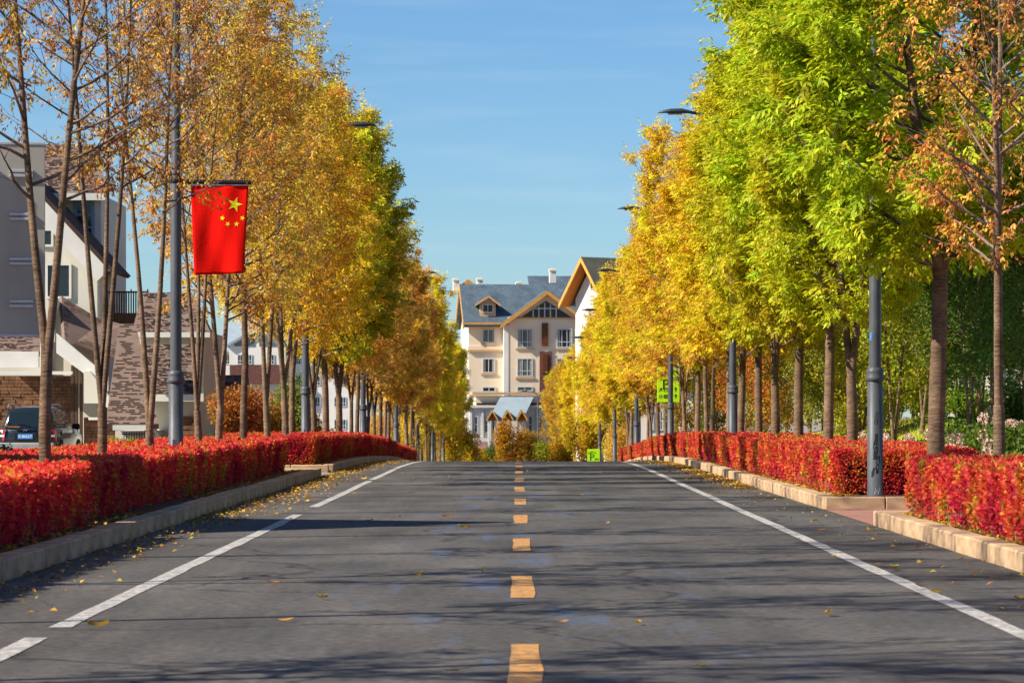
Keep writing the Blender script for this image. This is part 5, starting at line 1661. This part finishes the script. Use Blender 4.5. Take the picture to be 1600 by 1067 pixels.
# ------------------------------------------------------------------ garden on the right
def garden_tree(seed, n, H=6.2, cr=1.7, cb_=1.3, stems=3):
    rs = np.random.RandomState(seed)
    tr, br, pts, dirs = skeleton(seed, H=H, fork=.35, nst=stems, r0=.07, cbase=cb_, crad=cr, spread=.7, nbr=46, twig_gap=.35)
    o = dict(trunk=wood_mesh('trunk', tr), branches=wood_mesh('branches', br))
    o['trunk'].materials.append(M['bark']); o['branches'].materials.append(M['twig'])
    pos = pts[rs.randint(0, len(pts), n)] + rs.normal(0, .17, (n, 3))
    q, r_ = simple_leaves(rs, pos, .085, .07, .5)
    o['crown'] = quad_mesh('crown', q, r_); o['crown'].materials.append(M['leaf'])
    return o
G = [garden_tree(51, 12000), garden_tree(52, 12000, 7.0, 1.9, 1.6, 2), garden_tree(53, 13000, 5.4, 2.0, .5, 3)]
gt = [  # px at the base, depth, prototype, colour, look
    (1400, 84, 1, '#a8ac2c', 'yellow-green garden tree just right of the nearest right lamp post'),
    (1440, 92, 0, '#8f9c2c', 'green garden tree between lamp post and stout trunk'),
    (1512, 78, 1, '#5c7a30', 'dark green multi-stemmed garden tree right of the stout trunk'),
    (1535, 86, 0, '#5f7c2e', 'dark green garden tree before the pale grey building'),
    (1556, 80, 1, '#627e2c', 'dark green garden tree beside the forked trunk'),
    (1600, 84, 0, '#64802e', 'green garden tree at the right picture edge'),
    (1345, 96, 2, '#bcb42a', 'low yellow-green garden tree left of the nearest lamp post'),
    (1395, 104, 2, '#b0ae2a', 'bushy yellow-green garden tree behind the lamp post'),
    (1300, 112, 2, '#98a02a', 'bushy olive garden tree behind the twin-stemmed green tree'),
    (1470, 108, 1, '#55702a', 'tall dark garden tree hidden behind the stout trunk'),
    (1265, 116, 2, '#a6a42c', 'bushy olive-yellow garden tree among the right trunks'),
    (1620, 100, 1, '#48642a', 'tall dark garden tree beyond the right picture edge'),
    (1560, 108, 1, '#46622a', 'tall dark garden tree in front of the pale grey wall'),
    (1425, 118, 1, '#748c2c', 'tall green garden tree in the back of the garden'),
    (1350, 122, 1, '#7e922c', 'tall green garden tree far behind the lamp post'),
    (1230, 128, 2, '#d08a34', 'orange garden tree behind the right trunks'),
    (1195, 134, 2, '#8a8a26', 'olive garden tree far behind the right trunks'),
    (1160, 140, 2, '#d28a34', 'rusty orange garden tree behind the right trunks'),
    (1125, 146, 2, '#7c8428', 'green garden tree behind the right trunks near the pale building'),
    (1095, 152, 2, '#a88a28', 'amber garden tree behind the right trunks near the pale building'),
    (1285, 134, 1, '#cc8c34', 'tall orange-brown garden tree behind the right trunks'),
    (1210, 142, 1, '#75802a', 'tall olive garden tree behind the right trunks'),
    (1640, 118, 1, '#4d682a', 'tall green garden tree at the far right rear'),
    (1500, 126, 1, '#4f6a2a', 'tall green tree left of the pale grey wall'),
]
for i, (px, y, k, col, lab) in enumerate(gt):
    x = (px - 808) * y / 5458
    put_tree(G[k], x, y, i * 1.7, 1.0 + .12 * math.sin(i * 2.1), col, lab, 'garden trees behind the right hedge', z=g(y) + lawn_h(x, y) - .05, name='garden_tree')
for i, (px, y, rx, h, col, lab) in enumerate(((1372, 98, 1.0, 1.9, '#b4b02c', 'yellow-green shrub behind the lamp post'), (1400, 100, 1.0, 2.0, '#bdb42c', 'bright yellow-green shrub right of the lamp post'),
        (1428, 102, 1.0, 2.0, '#a8aa2c', 'lime shrub in the back of the lawn'), (1455, 100, 1.0, 2.1, '#92a02c', 'green shrub left of the stout trunk'),
        (1500, 92, .9, 1.1, '#7a8e2c', 'low green shrub right of the stout trunk'), (1330, 104, 1.0, 2.0, '#b8b02c', 'yellow shrub left of the lamp post'),
        (1580, 90, .9, 1.2, '#6f862c', 'low green shrub at the right edge'))):
    x = (px - 808) * y / 5458
    bush('garden_shrub', x, y, g(y) + lawn_h(x, y) - .05, rx, .9, h, 5200, col, lab, 'shrub', 300 + i, (.08, .065), group='shrubs on the lawn')
# hydrangeas with pale pink heads
def hydrangea(x, y, seed, label, n=16, w=.8):
    rs = np.random.RandomState(seed)
    root = tag(empty('hydrangea', (x, y, g(y) + lawn_h(x, y) - .03)), label, 'flower bush', 'pink hydrangeas on the lawn')
    m = 1800
    p = np.stack([rs.normal(0, w * .45, m), rs.normal(0, w * .4, m), rs.rand(m) ** 1.2 * .75], 1)
    q, r_ = simple_leaves(rs, p, .11, .075, .1)
    me = quad_mesh('leaves', q, r_); me.materials.append(M['leaf']); o = link('leaves', me, None, root); o.color = (*srgb('#5d7424'), 1)
    for k in range(n):
        c = np.array([rs.normal(0, w * .45), rs.normal(-.1, w * .35), rs.uniform(.45, .95)])
        v = unit(rs.normal(0, 1, (90, 3))) * np.array([.085, .085, .11])
        qq, rr_ = simple_leaves(rs, c + v, .045, .045, 0)
        hm = quad_mesh('flower_head', qq, rr_); hm.materials.append(M['petal']); link('flower_head', hm, None, root)
        b = MB().tube([(c[0] * .3, c[1] * .3, 0), (c[0] * .8, c[1] * .8, c[2] * .6), tuple(c)], [.008, .007, .005], 4, cap=False)
        b.build('stem', M['twig'], root, fix=False)
for i, (px, y, n, lab) in enumerate(((1428, 72, 16, 'pink hydrangea nearest the stout trunk, left of it'), (1452, 75, 14, 'pink hydrangea touching the left side of the stout trunk'),
        (1400, 78, 7, 'hydrangea with few pink heads right of the lamp post'), (1538, 64, 15, 'hydrangea with dusty pink heads left of the forked trunk'),
        (1560, 70, 12, 'hydrangea with pink heads behind the forked trunk'), (1598, 66, 13, 'hydrangea with pink heads at the right picture edge'),
        (1350, 88, 8, 'small hydrangea left of the nearest right lamp post'), (1520, 80, 8, 'hydrangea with few heads under the dark garden trees'))):
    hydrangea((px - 808) * y / 5458, y, 200 + i, lab, int(n * .6))
# grass blades on the lawn
rs = np.random.RandomState(5)
n = 60000
xs = 8.4 + 12 * rs.rand(n) ** 1.3; ys = 58 + 62 * rs.rand(n)
zs = np.array([lawn_h(a, b) + g(b) for a, b in zip(xs, ys)]) - .01
p = np.stack([xs, ys, zs], 1)
a = rs.rand(n) * 6.28
d = np.stack([np.cos(a) * .05, np.sin(a) * .05, .05 + .09 * rs.rand(n)], 1)
w = np.stack([-np.sin(a), np.cos(a), 0 * a], 1) * .008
q = np.stack([p - w, p + w, p + d + w * .3, p + d - w * .3], 1)
tag(link('grass', quad_mesh('grass', q), M['grass']), 'short yellow-green grass on the garden lawn', 'grass', kind='stuff')
